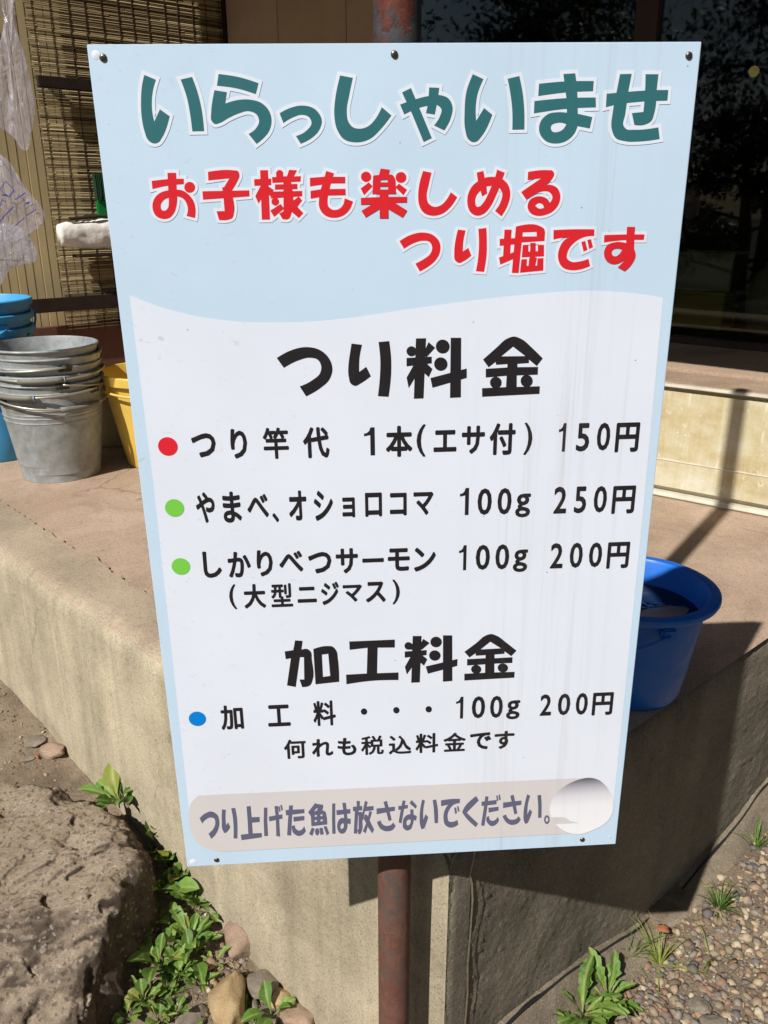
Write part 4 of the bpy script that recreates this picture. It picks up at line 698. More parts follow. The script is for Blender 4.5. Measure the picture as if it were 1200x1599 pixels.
# corner block + right wall + slab: one height-field shell following both faces
def platform_body():
    V, F, MI = [], [], []
    # right wall face, from the corner along dR
    prof = [(0.0, -0.75)] + [(0.0, -0.62 + 0.0068 * k) for k in range(84)] + [(0.002, -0.034), (0.006, -0.02), (0.013, -0.009), (0.024, -0.003), (0.04, 0.0005), (0.07, 0.0012)]
    n = 420
    for i in range(n + 1):
        b_ = LB * (i / n) ** 1.3
        cr = 0.0
        w = 0.006 * noise.noise(Vector((b_ * 5, 3, 0)))
        for q, h in prof:
            P3 = Vector((b_, h, 0)); ww = w + 0.004 * noise.noise(P3 * 9) + 0.0012 * noise.noise(P3 * 50) + 0.0018 * noise.noise(P3 * 150) - 0.0022 * smooth(0.4, 0.65, noise.noise(P3 * 75))
            if q > 0.03: ww = w
            p = wpt(q + ww, b_) if True else None
            V.append((p.x, p.y, HP + h))
        if i:
            m = len(prof); b = i * m
            for k in range(m - 1): F.append((b + k, b + k + 1, b - m + k + 1, b - m + k)); MI.append(1 if k > m - 5 else 0)
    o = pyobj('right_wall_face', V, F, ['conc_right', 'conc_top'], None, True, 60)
    for f, mi in zip(o.data.polygons, MI): f.material_index = mi
    return tag(o, kind='structure')
def platform_slab():
    V, F = [], []
    n, m = 900, 20
    for i in range(n + 1):
        a = 0.0 + LA * (i / n) ** 1.6
        cb = crack_b(a)
        t = [(-0.03, cb + 0.0), (-0.0005, cb + 0.002)] + [(0.0, cb + 0.004 + (LB - cb) * (k / m) ** 1.5) for k in range(1, m + 1)]
        for h, b_ in t:
            p = wpt(a, b_); V.append((p.x, p.y, HP + h + (0.0015 * noise.noise(Vector((p.x * 3, p.y * 3, 2))) if h == 0 else 0)))
        if i:
            L = len(t); b = i * L
            for k in range(L - 1): F.append((b - L + k, b - L + k + 1, b + k + 1, b + k))
    return tag(pyobj('platform_slab', V, F, 'conc_top', None, True, 50), kind='structure')
platform_slab(); platform_strip(); platform_body()
# the corner: a rounded quarter column closes strip and right face
bm = bmesh.new()
prof = [(-0.75, 0.0), (-0.5, 0.0), (-0.3, 0.0), (-0.15, 0.0), (-0.06, 0.001), (-0.025, 0.004), (-0.010, 0.010), (-0.003, 0.018), (0.0012, 0.032)]
rad = 0.022
cols = []
base_pts = []
k = 14
a0 = math.atan2(nL.y, nL.x); a1 = math.atan2(nR.y, nR.x)
while a1 < a0: a1 += 2 * math.pi
cc = CO + (dL + dR) * rad * 1.0
path = [wpt(0.10 - 0.008 * i, 0) for i in range(11)] + [cc + Vector((math.cos(a0 + (a1 - a0) * i / k), math.sin(a0 + (a1 - a0) * i / k))) * rad for i in range(k + 1)] + [wpt(0, 0.028 + 0.004 * i) for i in range(8)]
rows_ = []
for j, p in enumerate(path):
    c2 = CO + (dL + dR) * 0.12; inn = (c2 - p).normalized(); row = []
    for h, ins in prof:
        q = p - inn * ((0.0045 + 0.0025 * noise.noise(Vector((p.x * 20, p.y * 20, h * 12)))) if 0 < j < len(path) - 1 else -0.004) + inn * ins
        row.append(bm.verts.new((q.x, q.y, HP + h)))
    rows_.append(row)
mid = [bm.verts.new((c2.x + (p.x - c2.x) * 0.4, c2.y + (p.y - c2.y) * 0.4, HP + 0.001)) for p in path]
for A, B in zip(rows_, rows_[1:]):
    for q in range(len(prof) - 1): bm.faces.new((A[q], B[q], B[q + 1], A[q + 1]))
for j in range(len(path) - 1): bm.faces.new((rows_[j][-1], rows_[j + 1][-1], mid[j + 1], mid[j]))
bmesh.ops.recalc_face_normals(bm, faces=bm.faces)
o = obj('corner_block', bm, ['conc_left', 'conc_right', 'conc_top'], None, True, 60); tag(o, kind='structure')
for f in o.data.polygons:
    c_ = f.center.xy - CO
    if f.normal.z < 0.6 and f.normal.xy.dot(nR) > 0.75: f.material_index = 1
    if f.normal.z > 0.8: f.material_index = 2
# a vertical crack and lime run on the rough face by the corner
V, F = [], []
pts_c = [(0.050, -0.012), (0.047, -0.035), (0.040, -0.062), (0.046, -0.085), (0.049, -0.12), (0.047, -0.19), (0.044, -0.26), (0.047, -0.33), (0.043, -0.42), (0.045, -0.55)]
for i, (b_, h) in enumerate(pts_c):
    wd = 0.0016 if i < 3 else 0.0022
    for s_ in (-1, 1):
        p = wpt(0, b_ + s_ * wd) + nR * 0.0085; V.append((p.x, p.y, HP + h))
    if i: F.append((2 * i - 2, 2 * i - 1, 2 * i + 1, 2 * i))
mats['lime'] = speckled('lime_run', [srgb(150, 132, 108), srgb(196, 180, 152)], 60, 0.9, ((90, 0.6, 0.002),)).m
tag(pyobj('lime_run', V, F, 'lime'), kind='structure')
# footing along the right wall: rough sloping haunch
V, F = [], []
inner = [(-0.1, 0.0), (0.148, 0.056), (0.342, 0.044), (0.681, -0.040), (0.86, -0.015), (1.007, 0.013), (1.215, 0.078), (1.6, 0.10), (2.4, 0.12)]
def lerp_tab(tab, x):
    if x <= tab[0][0]: return tab[0][1]
    for (a, b), (c, d) in zip(tab, tab[1:]):
        if a <= x <= c: return b + (d - b) * (x - a) / (c - a)
    return tab[-1][1]
for i in range(161):
    b_ = -0.05 + 2.4 * i / 160
    zi = lerp_tab(inner, b_) + 0.012 * noise.noise(Vector((b_ * 11, 0, 8)))
    ww = 0.062 + 0.02 * noise.noise(Vector((b_ * 5, 1, 8))) + 0.012 * noise.noise(Vector((b_ * 25, 1, 8)))
    for j, (q, dz) in enumerate(((-0.03, 0.002), (0.006, 0.0), (0.018, -0.004), (ww * 0.5, None), (ww * 0.85, None), (ww, None), (ww + 0.02, None))):
        p = wpt(0, b_) + nR * q; g = ground_z(p.x, p.y)
        zo = g + 0.008
        if dz is None:
            t = q / ww; z = zi * (1 - t) + zo * t + 0.008 * noise.noise(Vector((p.x * 16, p.y * 16, 5))) * (1 if t < 1 else 0)
            if q > ww: z = g - 0.05
            if q < ww and z < g - 0.01: z = g
        else: z = zi + dz
        V.append((p.x, p.y, z))
    if i:
        for k in range(6): F.append((i * 7 + k, i * 7 + k + 1, (i - 1) * 7 + k + 1, (i - 1) * 7 + k))
tag(pyobj('wall_footing', V, F, 'conc_haunch', None, True), kind='structure')
# dark slot where wall and footing have parted
V, F = [], []
for i in range(121):
    b_ = 0.02 + 1.5 * i / 120; zi = lerp_tab(inner, b_) + 0.012 * noise.noise(Vector((b_ * 11, 0, 8)))
    th = 0.008 * max(0.06, 0.25 + 1.5 * noise.noise(Vector((b_ * 7, 0, 4))) + 0.6 * noise.noise(Vector((b_ * 40, 0, 4))))
    p = wpt(0, b_) + nR * 0.0115
    V += [(p.x, p.y, zi + th + 0.001), (p.x + nR.x * 0.004, p.y + nR.y * 0.004, zi + 0.0005)]
    if i: F.append((2 * i - 2, 2 * i - 1, 2 * i + 1, 2 * i))
tag(pyobj('footing_gap', V, F, 'dark'), kind='structure')

# ================================================================ THE BUILDING
bld = thing('lakeside_hut', 'low building with beige ribbed siding, brown panels and a dark glass door behind the platform', 'building')
WB = Vector((-0.965, 5.703)); wd = Vector((math.cos(math.radians(41)), math.sin(math.radians(41))))   # blind wall runs back along -wd
wn = Vector((wd.y, -wd.x))                                                                              # faces the yard
fd = Vector((math.cos(math.radians(-40)), math.sin(math.radians(-40)))); fn = Vector((fd.y, -fd.x)); fn = -fn if fn.y > 0 else fn
def wpos(s, off, z): p = WB - wd * s + wn * off; return Vector((p.x, p.y, z))
def fpos(s, off, z): p = WB + fd * s + fn * off; return Vector((p.x, p.y, z))
WA, FA = math.atan2(wd.y, wd.x), math.atan2(fd.y, fd.x)
# ribbed siding boards: each a raised strip with a groove beside it
bm = bmesh.new(); box(bm, (0, 0, 0), (0.0455, 0.012, 3.0), 0, 0.003)
bme = bpy.data.meshes.new('siding_board'); bm.to_mesh(bme); bm.free(); bme.materials.append(mats['siding'])
for i in range(48):
    o = link('siding_board', bme, bld); o.location = wpos(0.03 + 0.047 * i, -0.006 + 0.0012 * ((i * 7) % 3), 2.05); o.rotation_euler = (0, 0, WA)
o = boxobj('wall_backing', wpos(1.2, -0.06, 1.8), (2.6, 0.09, 3.4), 'dark', bld, WA)
o = boxobj('corner_post', wpos(0.01, 0.035, 1.8), (0.06, 0.07, 3.4), 'rail', bld, WA)
boxobj('sill_board', wpos(1.0, 0.02, 0.70), (2.2, 0.05, 0.30), 'redbrown', bld, WA)
# brown wall panels left of the door
for s0, s1 in ((0.045, 0.498), (0.502, 1.022), (1.026, 1.30)):
    boxobj('wall_panel', fpos((s0 + s1) / 2, 0.012, 1.9), (s1 - s0, 0.024, 3.0), 'brown', bld, FA, 0.002)
# glass door: frame, mullions, panes
def fbox(name, s0, s1, z0, z1, off, th, mat, parent=bld):
    return boxobj(name, fpos((s0 + s1) / 2, off, (z0 + z1) / 2), (s1 - s0, th, z1 - z0), mat, parent, FA, 0.002)
fbox('door_post', 1.30, 1.44, 0.92, 3.2, 0.01, 0.08, 'frame')
fbox('door_mullion', 2.66, 2.76, 0.95, 3.2, 0.0, 0.05, 'frame')
fbox('door_post', 4.3, 4.42, 0.95, 3.2, 0.0, 0.06, 'frame')
fbox('door_sill', 1.44, 4.3, 0.92, 0.948, 0.0, 0.08, 'frame')
fbox('glass_pane', 1.45, 2.66, 0.95, 3.2, -0.005, 0.006, 'glass'); fbox('glass_pane', 2.76, 4.3, 0.95, 3.2, -0.005, 0.006, 'glass')
# room behind the glass
fbox('room_floor', 0.8, 5.0, 0.90, 0.918, -1.8, 3.4, 'shelf'); fbox('room_back_wall', 0.4, 5.4, 0.9, 3.3, -3.4, 0.1, 'room'); fbox('room_ceiling', 0.4, 5.4, 3.2, 3.3, -1.8, 3.4, 'room')
fbox('room_side_wall', 0.5, 0.6, 0.9, 3.3, -1.8, 3.4, 'room'); fbox('room_side_wall', 5.0, 5.1, 0.9, 3.3, -1.8, 3.4, 'room')
fbox('facade_wall', 4.42, 7.0, 0.5, 3.3, 0.0, 0.1, 'brown'); fbox('room_counter', 2.3, 4.2, 0.92, 1.55, -1.5, 0.5, 'shelf')
# stone step in front of the door
boxobj('door_step', fpos(2.9, 0.32, 0.73), (3.4, 0.60, 0.38), 'step', bld, FA, 0.008)
# roof slab with its overhang over the door
rp = [(-1.22, 5.33), (-2.38, 3.66), (0.12, 1.50), (3.2, -1.08), (5.6, 1.6), (3.6, 6.6), (0.4, 8.0)]
V = [(x, y, 3.0 + 0.02) for x, y in rp] + [(x, y, 3.10) for x, y in rp]; n = len(rp)
F = [tuple(range(n))[::-1], tuple(range(n, 2 * n))] + [(i, (i + 1) % n, n + (i + 1) % n, n + i) for i in range(n)]
pyobj('roof', V, F, 'roof', bld)

# things seen through the glass
def room_item(name, label, cat, s, off, z, build):
    t = thing(name, label, cat, fpos(s, off, z), FA); build(t); return t
def lamp_build(t):
    bm = bmesh.new(); lathe(bm, [(0.001, -0.022), (0.012, -0.019), (0.021, -0.008), (0.022, 0.003), (0.016, 0.016), (0.006, 0.021)], 24); obj('globe', bm, 'lamp', t, True)
    bm = bmesh.new(); tube(bm, [(0, 0, 0.02), (0, 0, 1.1)], 0.003, 6); obj('cord', bm, 'string', t)
room_item('pendant_lamp', 'small round yellow lamp glowing dimly behind the dark glass', 'lamp', 3.053, -0.35, 2.04, lamp_build)
def jug_build(t):
    bm = bmesh.new(); lathe(bm, [(0.0, 0.0), (0.09, 0.0), (0.12, 0.08), (0.125, 0.2), (0.09, 0.27), (0.06, 0.29), (0.06, 0.31)], 24); obj('body', bm, 'cream', t, True)
    bm = bmesh.new(); tube(bm, [(0.06, 0, 0.29), (0.14, 0, 0.27), (0.16, 0, 0.18), (0.12, 0, 0.1)], 0.012, 8); obj('handle', bm, 'cream', t, True)
room_item('white_jug', 'pale round jug standing inside the door at the right edge', 'jug', 3.30, -0.30, 0.95, jug_build)
def crate_build(mat):
    def f(t):
        bm = bmesh.new()
        for a, b in (((0, -0.09, 0.08), (0.28, 0.012, 0.16)), ((0, 0.09, 0.08), (0.28, 0.012, 0.16)), ((-0.134, 0, 0.08), (0.012, 0.168, 0.16)), ((0.134, 0, 0.08), (0.012, 0.168, 0.16)), ((0, 0, 0.008), (0.256, 0.168, 0.012))): box(bm, a, b, 0, 0.002)
        obj('body', bm, mat, t)
        bm = bmesh.new()
        for q in (-0.1, 0.1): box(bm, (0, q, 0.165), (0.3, 0.03, 0.012), 0, 0.003)
        obj('rim', bm, mat, t)
    return f
room_item('yellow_crate', 'dim yellow crate behind the glass beside the sign edge', 'crate', 2.95, -0.35, 0.95, crate_build('yellow'))
room_item('cream_crate', 'dim pale crate stacked on the yellow crate behind the glass', 'crate', 2.97, -0.35, 1.125, crate_build('cream'))

# reed blind
blind = thing('reed_blind', 'weathered brown reed blind hanging over the beige siding, bound with dark strings', 'blind', wpos(0.6, 0.05, 2.9), WA)
bmr = bmesh.new(); random.seed(3)
z = -2.08; zt = 0.0
while z < 0.0:
    r = random.uniform(0.0026, 0.0046); x = -0.585 - random.uniform(0, 0.02); 
    while x < 0.60:
        L_ = random.uniform(0.25, 1.1); x1 = min(0.60 + random.uniform(-0.012, 0.01), x + L_)
        dz = random.uniform(-0.0015, 0.0015); tl = random.uniform(-0.003, 0.003)
        if random.random() > 0.035:
            c0 = Vector(((x), -random.uniform(0, 0.003), z + dz)); c1 = Vector((x1, c0.y, z + dz + tl))
            vv = []
            for c_ in (c0, c1):
                for a in (0.4, 2.0, 3.6, 5.2): vv.append(bmr.verts.new(c_ + Vector((0, math.cos(a) * r, math.sin(a) * r))))
            for q in range(4): bmr.faces.new((vv[q], vv[(q + 1) % 4], vv[4 + (q + 1) % 4], vv[4 + q]))
        x = x1 + random.uniform(0.0, 0.006)
    z += random.uniform(0.0078, 0.0100)
rd = obj('reeds', bmr, 'reed', blind); rd['kind'] = 'stuff'
for k in range(13):
    bm = bmesh.new(); xx = -0.56 + k * 0.0925 + random.uniform(-0.008, 0.008)
    pts = [(xx + 0.004 * noise.noise(Vector((k, q * 0.7, 0))), -0.0062, -2.09 + 2.09 * q / 24) for q in range(25)]
    tube(bm, pts, 0.0019, 5); obj('string', bm, 'string', blind)
boxobj('headrail', (0.0, -0.004, 0.01), (1.2, 0.02, 0.03), 'rail', blind)
for ch in blind.children: pass
for zc, hh, sc, ln, lab in ((2.113, 0.055, 0.58, 1.24, 'upper dark timber rail crossing the reed blind level with the top of the sign'), (0.978, 0.075, 0.66, 1.5, 'lower dark timber rail crossing the reed blind behind the buckets')):
    t = thing('timber_rail', lab, 'rail', wpos(sc, 0.10, zc), WA, 'rails across the reed blind')
    boxobj('bar', (0, 0, 0), (ln, 0.035, hh), 'rail', t, 0, 0.003)
    for q in (-1, 1): boxobj('bracket', (q * ln * 0.44, 0.03, 0), (0.03, 0.028, hh * 0.7), 'ironwork', t)

# green dustpan and a rolled paper bag hanging on the blind
t = thing('green_brush', 'bright green panel with dark green bristles hanging on the reed blind by the sign edge', 'brush', wpos(0.895, 0.115, 1.57), WA)
bm = bmesh.new(); box(bm, (0.03, 0, -0.10), (0.20, 0.02, 0.13), 0, 0.006); obj('panel', bm, 'green', t)
bm = bmesh.new(); random.seed(5)
for k in range(60):
    xx = -0.068 + 0.196 * (k % 20) / 19; yy = -0.012 + 0.01 * (k // 20); tube(bm, [(xx, yy, 0.10), (xx + random.uniform(-0.004, 0.004), yy - 0.003, -0.01 - random.uniform(0, 0.03))], 0.0065, 5)
obj('bristles', bm, 'darkgreen', t)
def crumple(name, w, h, d, mat, parent, seed, nx=28, ny=14, taper=0.0, flat=1.0):
    V, F = [], []
    for j in range(ny + 1):
        for i in range(nx):
            a = 2 * math.pi * i / nx; v = j / ny
            k = 1 - taper * (1 - v)
            x = math.cos(a) * w / 2 * k; y = math.sin(a) * d / 2 * k * flat; z = (v - 0.5) * h
            nz = noise.noise(Vector((x * 16 + seed, y * 16, z * 14))) * 0.5 + 0.3 * noise.noise(Vector((x * 40, z * 40, seed)))
            q = 1 + 0.35 * nz
            V.append((x * q, y * q, z + 0.01 * nz))
    for j in range(ny):
        for i in range(nx): F.append((j * nx + i, j * nx + (i + 1) % nx, (j + 1) * nx + (i + 1) % nx, (j + 1) * nx + i))
    F.append(tuple(range(nx))[::-1]); F.append(tuple(range(ny * nx, (ny + 1) * nx)))
    return pyobj(name, V, F, mat, parent, True)
t = thing('paper_bundle', 'crumpled white paper bundle lying on a ledge against the reed blind', 'paper bundle', wpos(0.985, 0.13, 1.35), WA)
o = crumple('bundle', 0.21, 0.44, 0.12, 'paper', t, 3, 40, 26, 0.45); o.rotation_euler = (0, math.radians(90), 0)
boxobj('ledge', (0.03, 0.0, -0.112), (0.34, 0.10, 0.014), 'rail', t)
bm = bmesh.new(); tube(bm, [(-0.16, -0.02, 0.085), (0.0, -0.03, 0.098), (0.2, -0.02, 0.088)], 0.009, 8); obj('tie', bm, 'string', t)
t = thing('wooden_chopstick', 'pale pointed stick poking out behind the left sign edge', 'stick', wpos(0.87, 0.13, 1.245), WA)
bm = bmesh.new(); tube(bm, [(-0.07, 0, 0), (0.02, 0, -0.004), (0.12, 0, -0.006)], [0.001, 0.008, 0.009], 8); obj('shaft', bm, 'straw', t)

# yellowed tank in front of the step
B0 = Vector((0.963, 2.736)); B1 = Vector((1.252, 2.525)); bd = (B1 - B0).normalized(); bn = Vector((bd.y, -bd.x)); bn = -bn if bn.y > 0 else bn
BA = math.atan2(bd.y, bd.x); bl = 1.75; bc = B1 + bd * 0.03 - bd * bl / 2
t = thing('yellowed_tank', 'long yellowed tank with peeling paint and metal rim under the door step', 'tank', (bc.x - bn.x * 0.11, bc.y - bn.y * 0.11, HP), BA)
sg = 1
bm = bmesh.new(); box(bm, (0, 0, 0.205), (bl, 0.22, 0.375), 0, 0.022); obj('body', bm, 'tank', t, True, 40)
bm = bmesh.new(); box(bm, (0, -0.002, 0.391), (bl + 0.012, 0.236, 0.010), 0, 0.002); obj('rim', bm, 'tank_rim', t)
bm = bmesh.new(); box(bm, (0, 0, 0.396), (bl - 0.02, 0.20, 0.006), 0, 0.001); obj('lid', bm, 'step', t)
bm = bmesh.new(); box(bm, (0, -0.006, 0.010), (bl + 0.004, 0.232, 0.020), 0, 0.008); obj('foot', bm, 'tank_rim', t)
boxobj('seam', (0, -0.1105, 0.135), (bl - 0.06, 0.003, 0.004), 'tank_rim', t)

# ================================================================ BUCKETS
def bail(bm, R_, z, tilt, yaw, r=0.0040, drop=0.0):
    """wire handle lying round the bucket: half hoop hinged on two lugs"""
    pts = []
    for i in range(25):
        a = math.pi * i / 24
        x, y = math.cos(a) * R_, -math.sin(a) * R_ * math.cos(tilt)
        p = Vector((x, y, z - math.sin(a) * R_ * math.sin(tilt))); p.rotate(Matrix.Rotation(yaw, 3, 'Z')); pts.append(p)
    tube(bm, pts, r, 7); return pts
def metal_bucket(x, y, z, yaw, label, seed, whole):
    t = thing('metal_bucket', label, 'bucket', (x, y, z), yaw, 'nested galvanised buckets')
    random.seed(seed); rb_, rt_, h = 0.141, 0.186, 0.335
    f = lambda v: rb_ + (rt_ - rb_) * v / h
    prof = [(0.0, 0.012), (rb_ - 0.006, 0.012), (rb_ - 0.003, 0.0), (rb_ + 0.001, 0.0), (rb_ + 0.002, 0.014), (f(0.018), 0.018)]
    for zz in (0.05, 0.1, 0.15, 0.2): prof.append((f(zz), zz))
    for zz in (0.222, 0.228, 0.234): prof.append((f(zz) + (0.003 if zz == 0.228 else 0), zz))
    for zz in (0.240, 0.246, 0.252): prof.append((f(zz) + (0.003 if zz == 0.246 else 0), zz))
    prof += [(f(0.29), 0.29), (rt_, h - 0.004), (rt_ + 0.004, h - 0.002), (rt_ + 0.004, h + 0.004), (rt_ - 0.001, h + 0.005), (rt_ - 0.003, h), (f(0.2) - 0.003, 0.2), (rb_ - 0.003, 0.016), (0.0, 0.016)]
    bm = bmesh.new(); lathe(bm, prof, 56); obj('body', bm, 'galv', t, True, 35)
    bm = bmesh.new()
    ang = [2 * math.pi * i / 56 for i in range(57)]
    tube(bm, [(math.cos(a) * (rt_ + 0.003), math.sin(a) * (rt_ + 0.003), h) for a in ang], 0.0042, 7, False); obj('rim', bm, 'galv', t, True)
    for s in (-1, 1):
        bm = bmesh.new(); box(bm, (s * (rt_ + 0.003), 0, h - 0.032), (0.005, 0.046, 0.022), 0, 0.001); 
        lathe(bm, [(0.0, 0.008), (0.009, 0.007), (0.011, 0.0)], 12, M=Matrix.Translation((s * (rt_ + 0.005), 0, h - 0.028)) @ Matrix.Rotation(s * math.pi / 2, 4, 'Y')); obj('lug', bm, 'ironwork', t)
    bm = bmesh.new(); R_ = rt_ + 0.012; pts = bail(bm, R_, h - 0.026, random.uniform(0.03, 0.17), 0); hd = obj('handle', bm, 'wire', t, True)
    bm = bmesh.new(); g = pts[9:16]; tube(bm, g, 0.0095, 10); obj('grip', bm, 'grip', hd, True)
    bm = bmesh.new(); tube(bm, [pts[9], pts[9] + (pts[10] - pts[9]) * 0.12], 0.0102, 10); obj('grip_end', bm, 'grip_blue', hd, True)
    return t
bx, by = -1.232, 3.03
names = ['bottom galvanised bucket of the stack, standing on the concrete with its full side showing', 'second galvanised bucket from the bottom of the nested stack', 'third galvanised bucket from the bottom of the nested stack', 'third galvanised bucket from the top of the nested stack', 'second galvanised bucket from the top of the nested stack', 'topmost galvanised bucket of the stack, its grey inside showing']
yaws = [0.9, -0.3, 2.2, 0.25, -0.9, 3.9]
for k in range(6):
    metal_bucket(bx + 0.004 * math.sin(k * 2.1), by + 0.004 * math.cos(k * 1.7), HP + 0.001 + k * 0.030, yaws[k], names[k], k, k == 0)
def plastic_bucket(name, label, cat, loc, rb_, rt_, h, mat, yaw, group=None, lip=0.02, handle=True, seg=56, tilt=0.1):
    t = thing(name, label, cat, loc, yaw, group)
    f = lambda v: rb_ + (rt_ - rb_) * v / h
    prof = [(0.0, 0.008), (rb_ - 0.012, 0.008), (rb_ - 0.010, 0.0), (rb_ - 0.004, 0.0), (rb_, 0.006), (f(h * 0.3), h * 0.3), (f(h * 0.7), h * 0.7), (f(h - lip), h - lip), (rt_ + 0.004, h - lip), (rt_ + 0.010, h - lip), (rt_ + 0.012, h - 0.004), (rt_ + 0.009, h), (rt_, h), (rt_ - 0.003, h - 0.004), (f(h * 0.5) - 0.004, h * 0.5), (rb_ - 0.004, 0.014), (0.0, 0.013)]
    bm = bmesh.new(); lathe(bm, prof, seg); obj('body', bm, mat, t, True, 38)
    for s in (-1, 1):
        bm = bmesh.new(); box(bm, (s * (f(h * 0.82) + 0.003), 0, h * 0.84), (0.012, 0.045, h * 0.14), 0, 0.004); obj('handle_lug', bm, mat, t, True, 40)
    if handle:
        bm = bmesh.new(); bail(bm, rt_ + 0.016, h * 0.86, tilt, 0, 0.0045); obj('handle', bm, mat, t, True)
    return t
for k in range(6):
    plastic_bucket('blue_tub', ['bottom sky-blue tub of the nested stack at the left edge, standing on the concrete', 'second sky-blue tub from the bottom of the stack at the left edge', 'third sky-blue tub from the bottom of the stack at the left edge', 'third sky-blue tub from the top of the stack at the left edge', 'second sky-blue tub from the top of the stack at the left edge', 'topmost sky-blue tub of the stack at the left edge, open rim showing'][k],
                   'tub', (-1.575, 3.29 + 0.004 * (k % 2), HP + 0.001 + k * 0.052), 0.145, 0.188, 0.36, 'cyan', 0.4 + k * 1.3, 'nested sky-blue tubs', 0.024, True, 48, 0.15 + 0.25 * (k % 3))
plastic_bucket('yellow_bucket', 'bright yellow plastic bucket half hidden behind the left sign edge', 'bucket', (-0.885, 3.19, HP + 0.001), 0.135, 0.200, 0.365, 'yellow', 0.6, None, 0.034)
plastic_bucket('cream_bucket', 'pale cream bucket standing between the metal stack and the yellow bucket', 'bucket', (-1.16, 3.52, HP + 0.001), 0.15, 0.175, 0.25, 'cream', 0.2, None, 0.02, False)
# blue bucket with water and wet net
bb = thing('blue_bucket', 'deep blue plastic bucket half full of water at the platform edge, right of the sign', 'bucket', (0.513, 1.525, HP + 0.001), 0.0)
BR_, BT, BH = 0.108, 0.141, 0.232
f = lambda v: BR_ + (BT - BR_) * v / BH
bm = bmesh.new(); lathe(bm, [(0.0, 0.006), (BR_ - 0.014, 0.006), (BR_ - 0.012, 0.0), (BR_ - 0.006, 0.0), (BR_, 0.010), (f(0.06), 0.06), (f(0.13), 0.13), (f(BH - 0.02), BH - 0.02), (BT + 0.004, BH - 0.014), (BT + 0.018, BH - 0.014), (BT + 0.021, BH - 0.008), (BT + 0.020, BH - 0.001), (BT + 0.014, BH + 0.001), (BT, BH), (BT - 0.004, BH - 0.006), (f(0.12) - 0.004, 0.12), (BR_ - 0.006, 0.014), (0.0, 0.012)], 72); obj('body', bm, 'blue', bb, True, 38)
bm = bmesh.new(); bail(bm, BT + 0.012, BH - 0.036, 0.5, -1.42, 0.0038); obj('handle', bm, 'blue', bb, True)
for s in (-1, 1):
    bm = bmesh.new(); a = -1.42 if s > 0 else -1.42 + math.pi
    box(bm, (math.cos(a) * (BT + 0.003), math.sin(a) * (BT + 0.003), BH - 0.036), (0.014, 0.03, 0.026), a, 0.004); obj('handle_lug', bm, 'blue', bb, True, 40)
wt = thing('bucket_water', 'dark rippled water standing inside the deep blue bucket', 'water', (0.513, 1.525, HP + 0.180), 0.0)
V, F = [(0, 0, 0)], []
for r_ in range(1, 9):
    for i in range(40):
        a = 2 * math.pi * i / 40; q = (f(0.18) - 0.0045) * r_ / 8; V.append((q * math.cos(a), q * math.sin(a), 0.0012 * noise.noise(Vector((q * math.cos(a) * 40, q * math.sin(a) * 40, 0)))))
for i in range(40): F.append((0, 1 + i, 1 + (i + 1) % 40))
for r_ in range(7):
    for i in range(40): F.append((1 + r_ * 40 + i, 1 + (r_ + 1) * 40 + i, 1 + (r_ + 1) * 40 + (i + 1) % 40, 1 + r_ * 40 + (i + 1) % 40))
pyobj('surface', V, F, 'water', wt, True)
nt_ = thing('wet_net_bag', 'pale wet crumpled net floating against the rim in the blue bucket', 'net', (0.531, 1.455, HP + 0.186), 0.35)
o = crumple('bundle', 0.15, 0.036, 0.055, 'net', nt_, 9, 40, 10, 0.2); o.scale = (1, 1, 1)

# ================================================================ PLASTIC BAGS
def bag(name, label, pts, mat, d, seed, group=None, depth=2.55):
    """clear bag: closed pillow between outline points (x, z) in metres, hung at the given distance"""
    cx_ = sum(p[0] for p in pts) / len(pts); cz_ = sum(p[1] for p in pts) / len(pts)
    t = thing(name, label, 'plastic bag', (cx_, depth, cz_), 0, group)
    P = closed([(x - cx_, z - cz_, 1) for x, z in pts]); n = len(P); V, F = [], []
    rings = 7
    for s in (-1, 1):
        b0 = len(V)
        for r_ in range(rings + 1):
            q = 1 - r_ / rings
            for i, p in enumerate(P):
                bul = 0.45 * d * math.sqrt(max(0, 1 - q * q)); wr = d * (0.9 * abs(noise.noise(Vector((p.x * q * 42 + seed, p.y * q * 7, s * 3)))) + 0.35 * abs(noise.noise(Vector((p.x * q * 60, p.y * q * 50, s + seed)))) - 0.25)
                V.append((p.x * q, s * (bul * 0.6) + wr * min(1, 2 * (1 - q)), p.y * q))
        for r_ in range(rings):
            for i in range(n):
                j = (i + 1) % n; F.append((b0 + r_ * n + i, b0 + r_ * n + j, b0 + (r_ + 1) * n + j, b0 + (r_ + 1) * n + i))
    pyobj('film', V, F, mat, t, True); return t, cx_, cz_
def bp(u, v, depth=2.55):
    r = ray(u, v); t = depth / r.y; return (r.x * t, 1.5 + r.z * t)
bag('clear_bag', 'long clear plastic bag hanging at the top left corner', [bp(*q) for q in ((14, -60), (20, 25), (34, 70), (47, 120), (54, 160), (50, 205), (38, 235), (22, 215), (-8, 190), (-25, 120), (2, 60), (8, 20), (4, -60))], 'bag', 0.03, 1)
t, cx_, cz_ = bag('printed_bag', 'clear plastic bag with faint blue print hanging aslant at the left edge', [bp(*q, 2.45) for q in ((2, 242), (38, 290), (70, 342), (36, 370), (2, 382), (-55, 360), (-80, 300), (-40, 240))], 'bag', 0.018, 4, None, 2.45)
V, F = [], []
def stripe(a, b, w):
    a, b = Vector(bp(*a, 2.45)), Vector(bp(*b, 2.45)); dd = (b - a).normalized(); nn = Vector((-dd.y, dd.x)) * w * 0.55; k0 = len(V)
    for p in (a + nn, a - nn, b - nn, b + nn): V.append((p.x - cx_, -0.024, p.y - cz_))
    F.append((k0, k0 + 1, k0 + 2, k0 + 3))
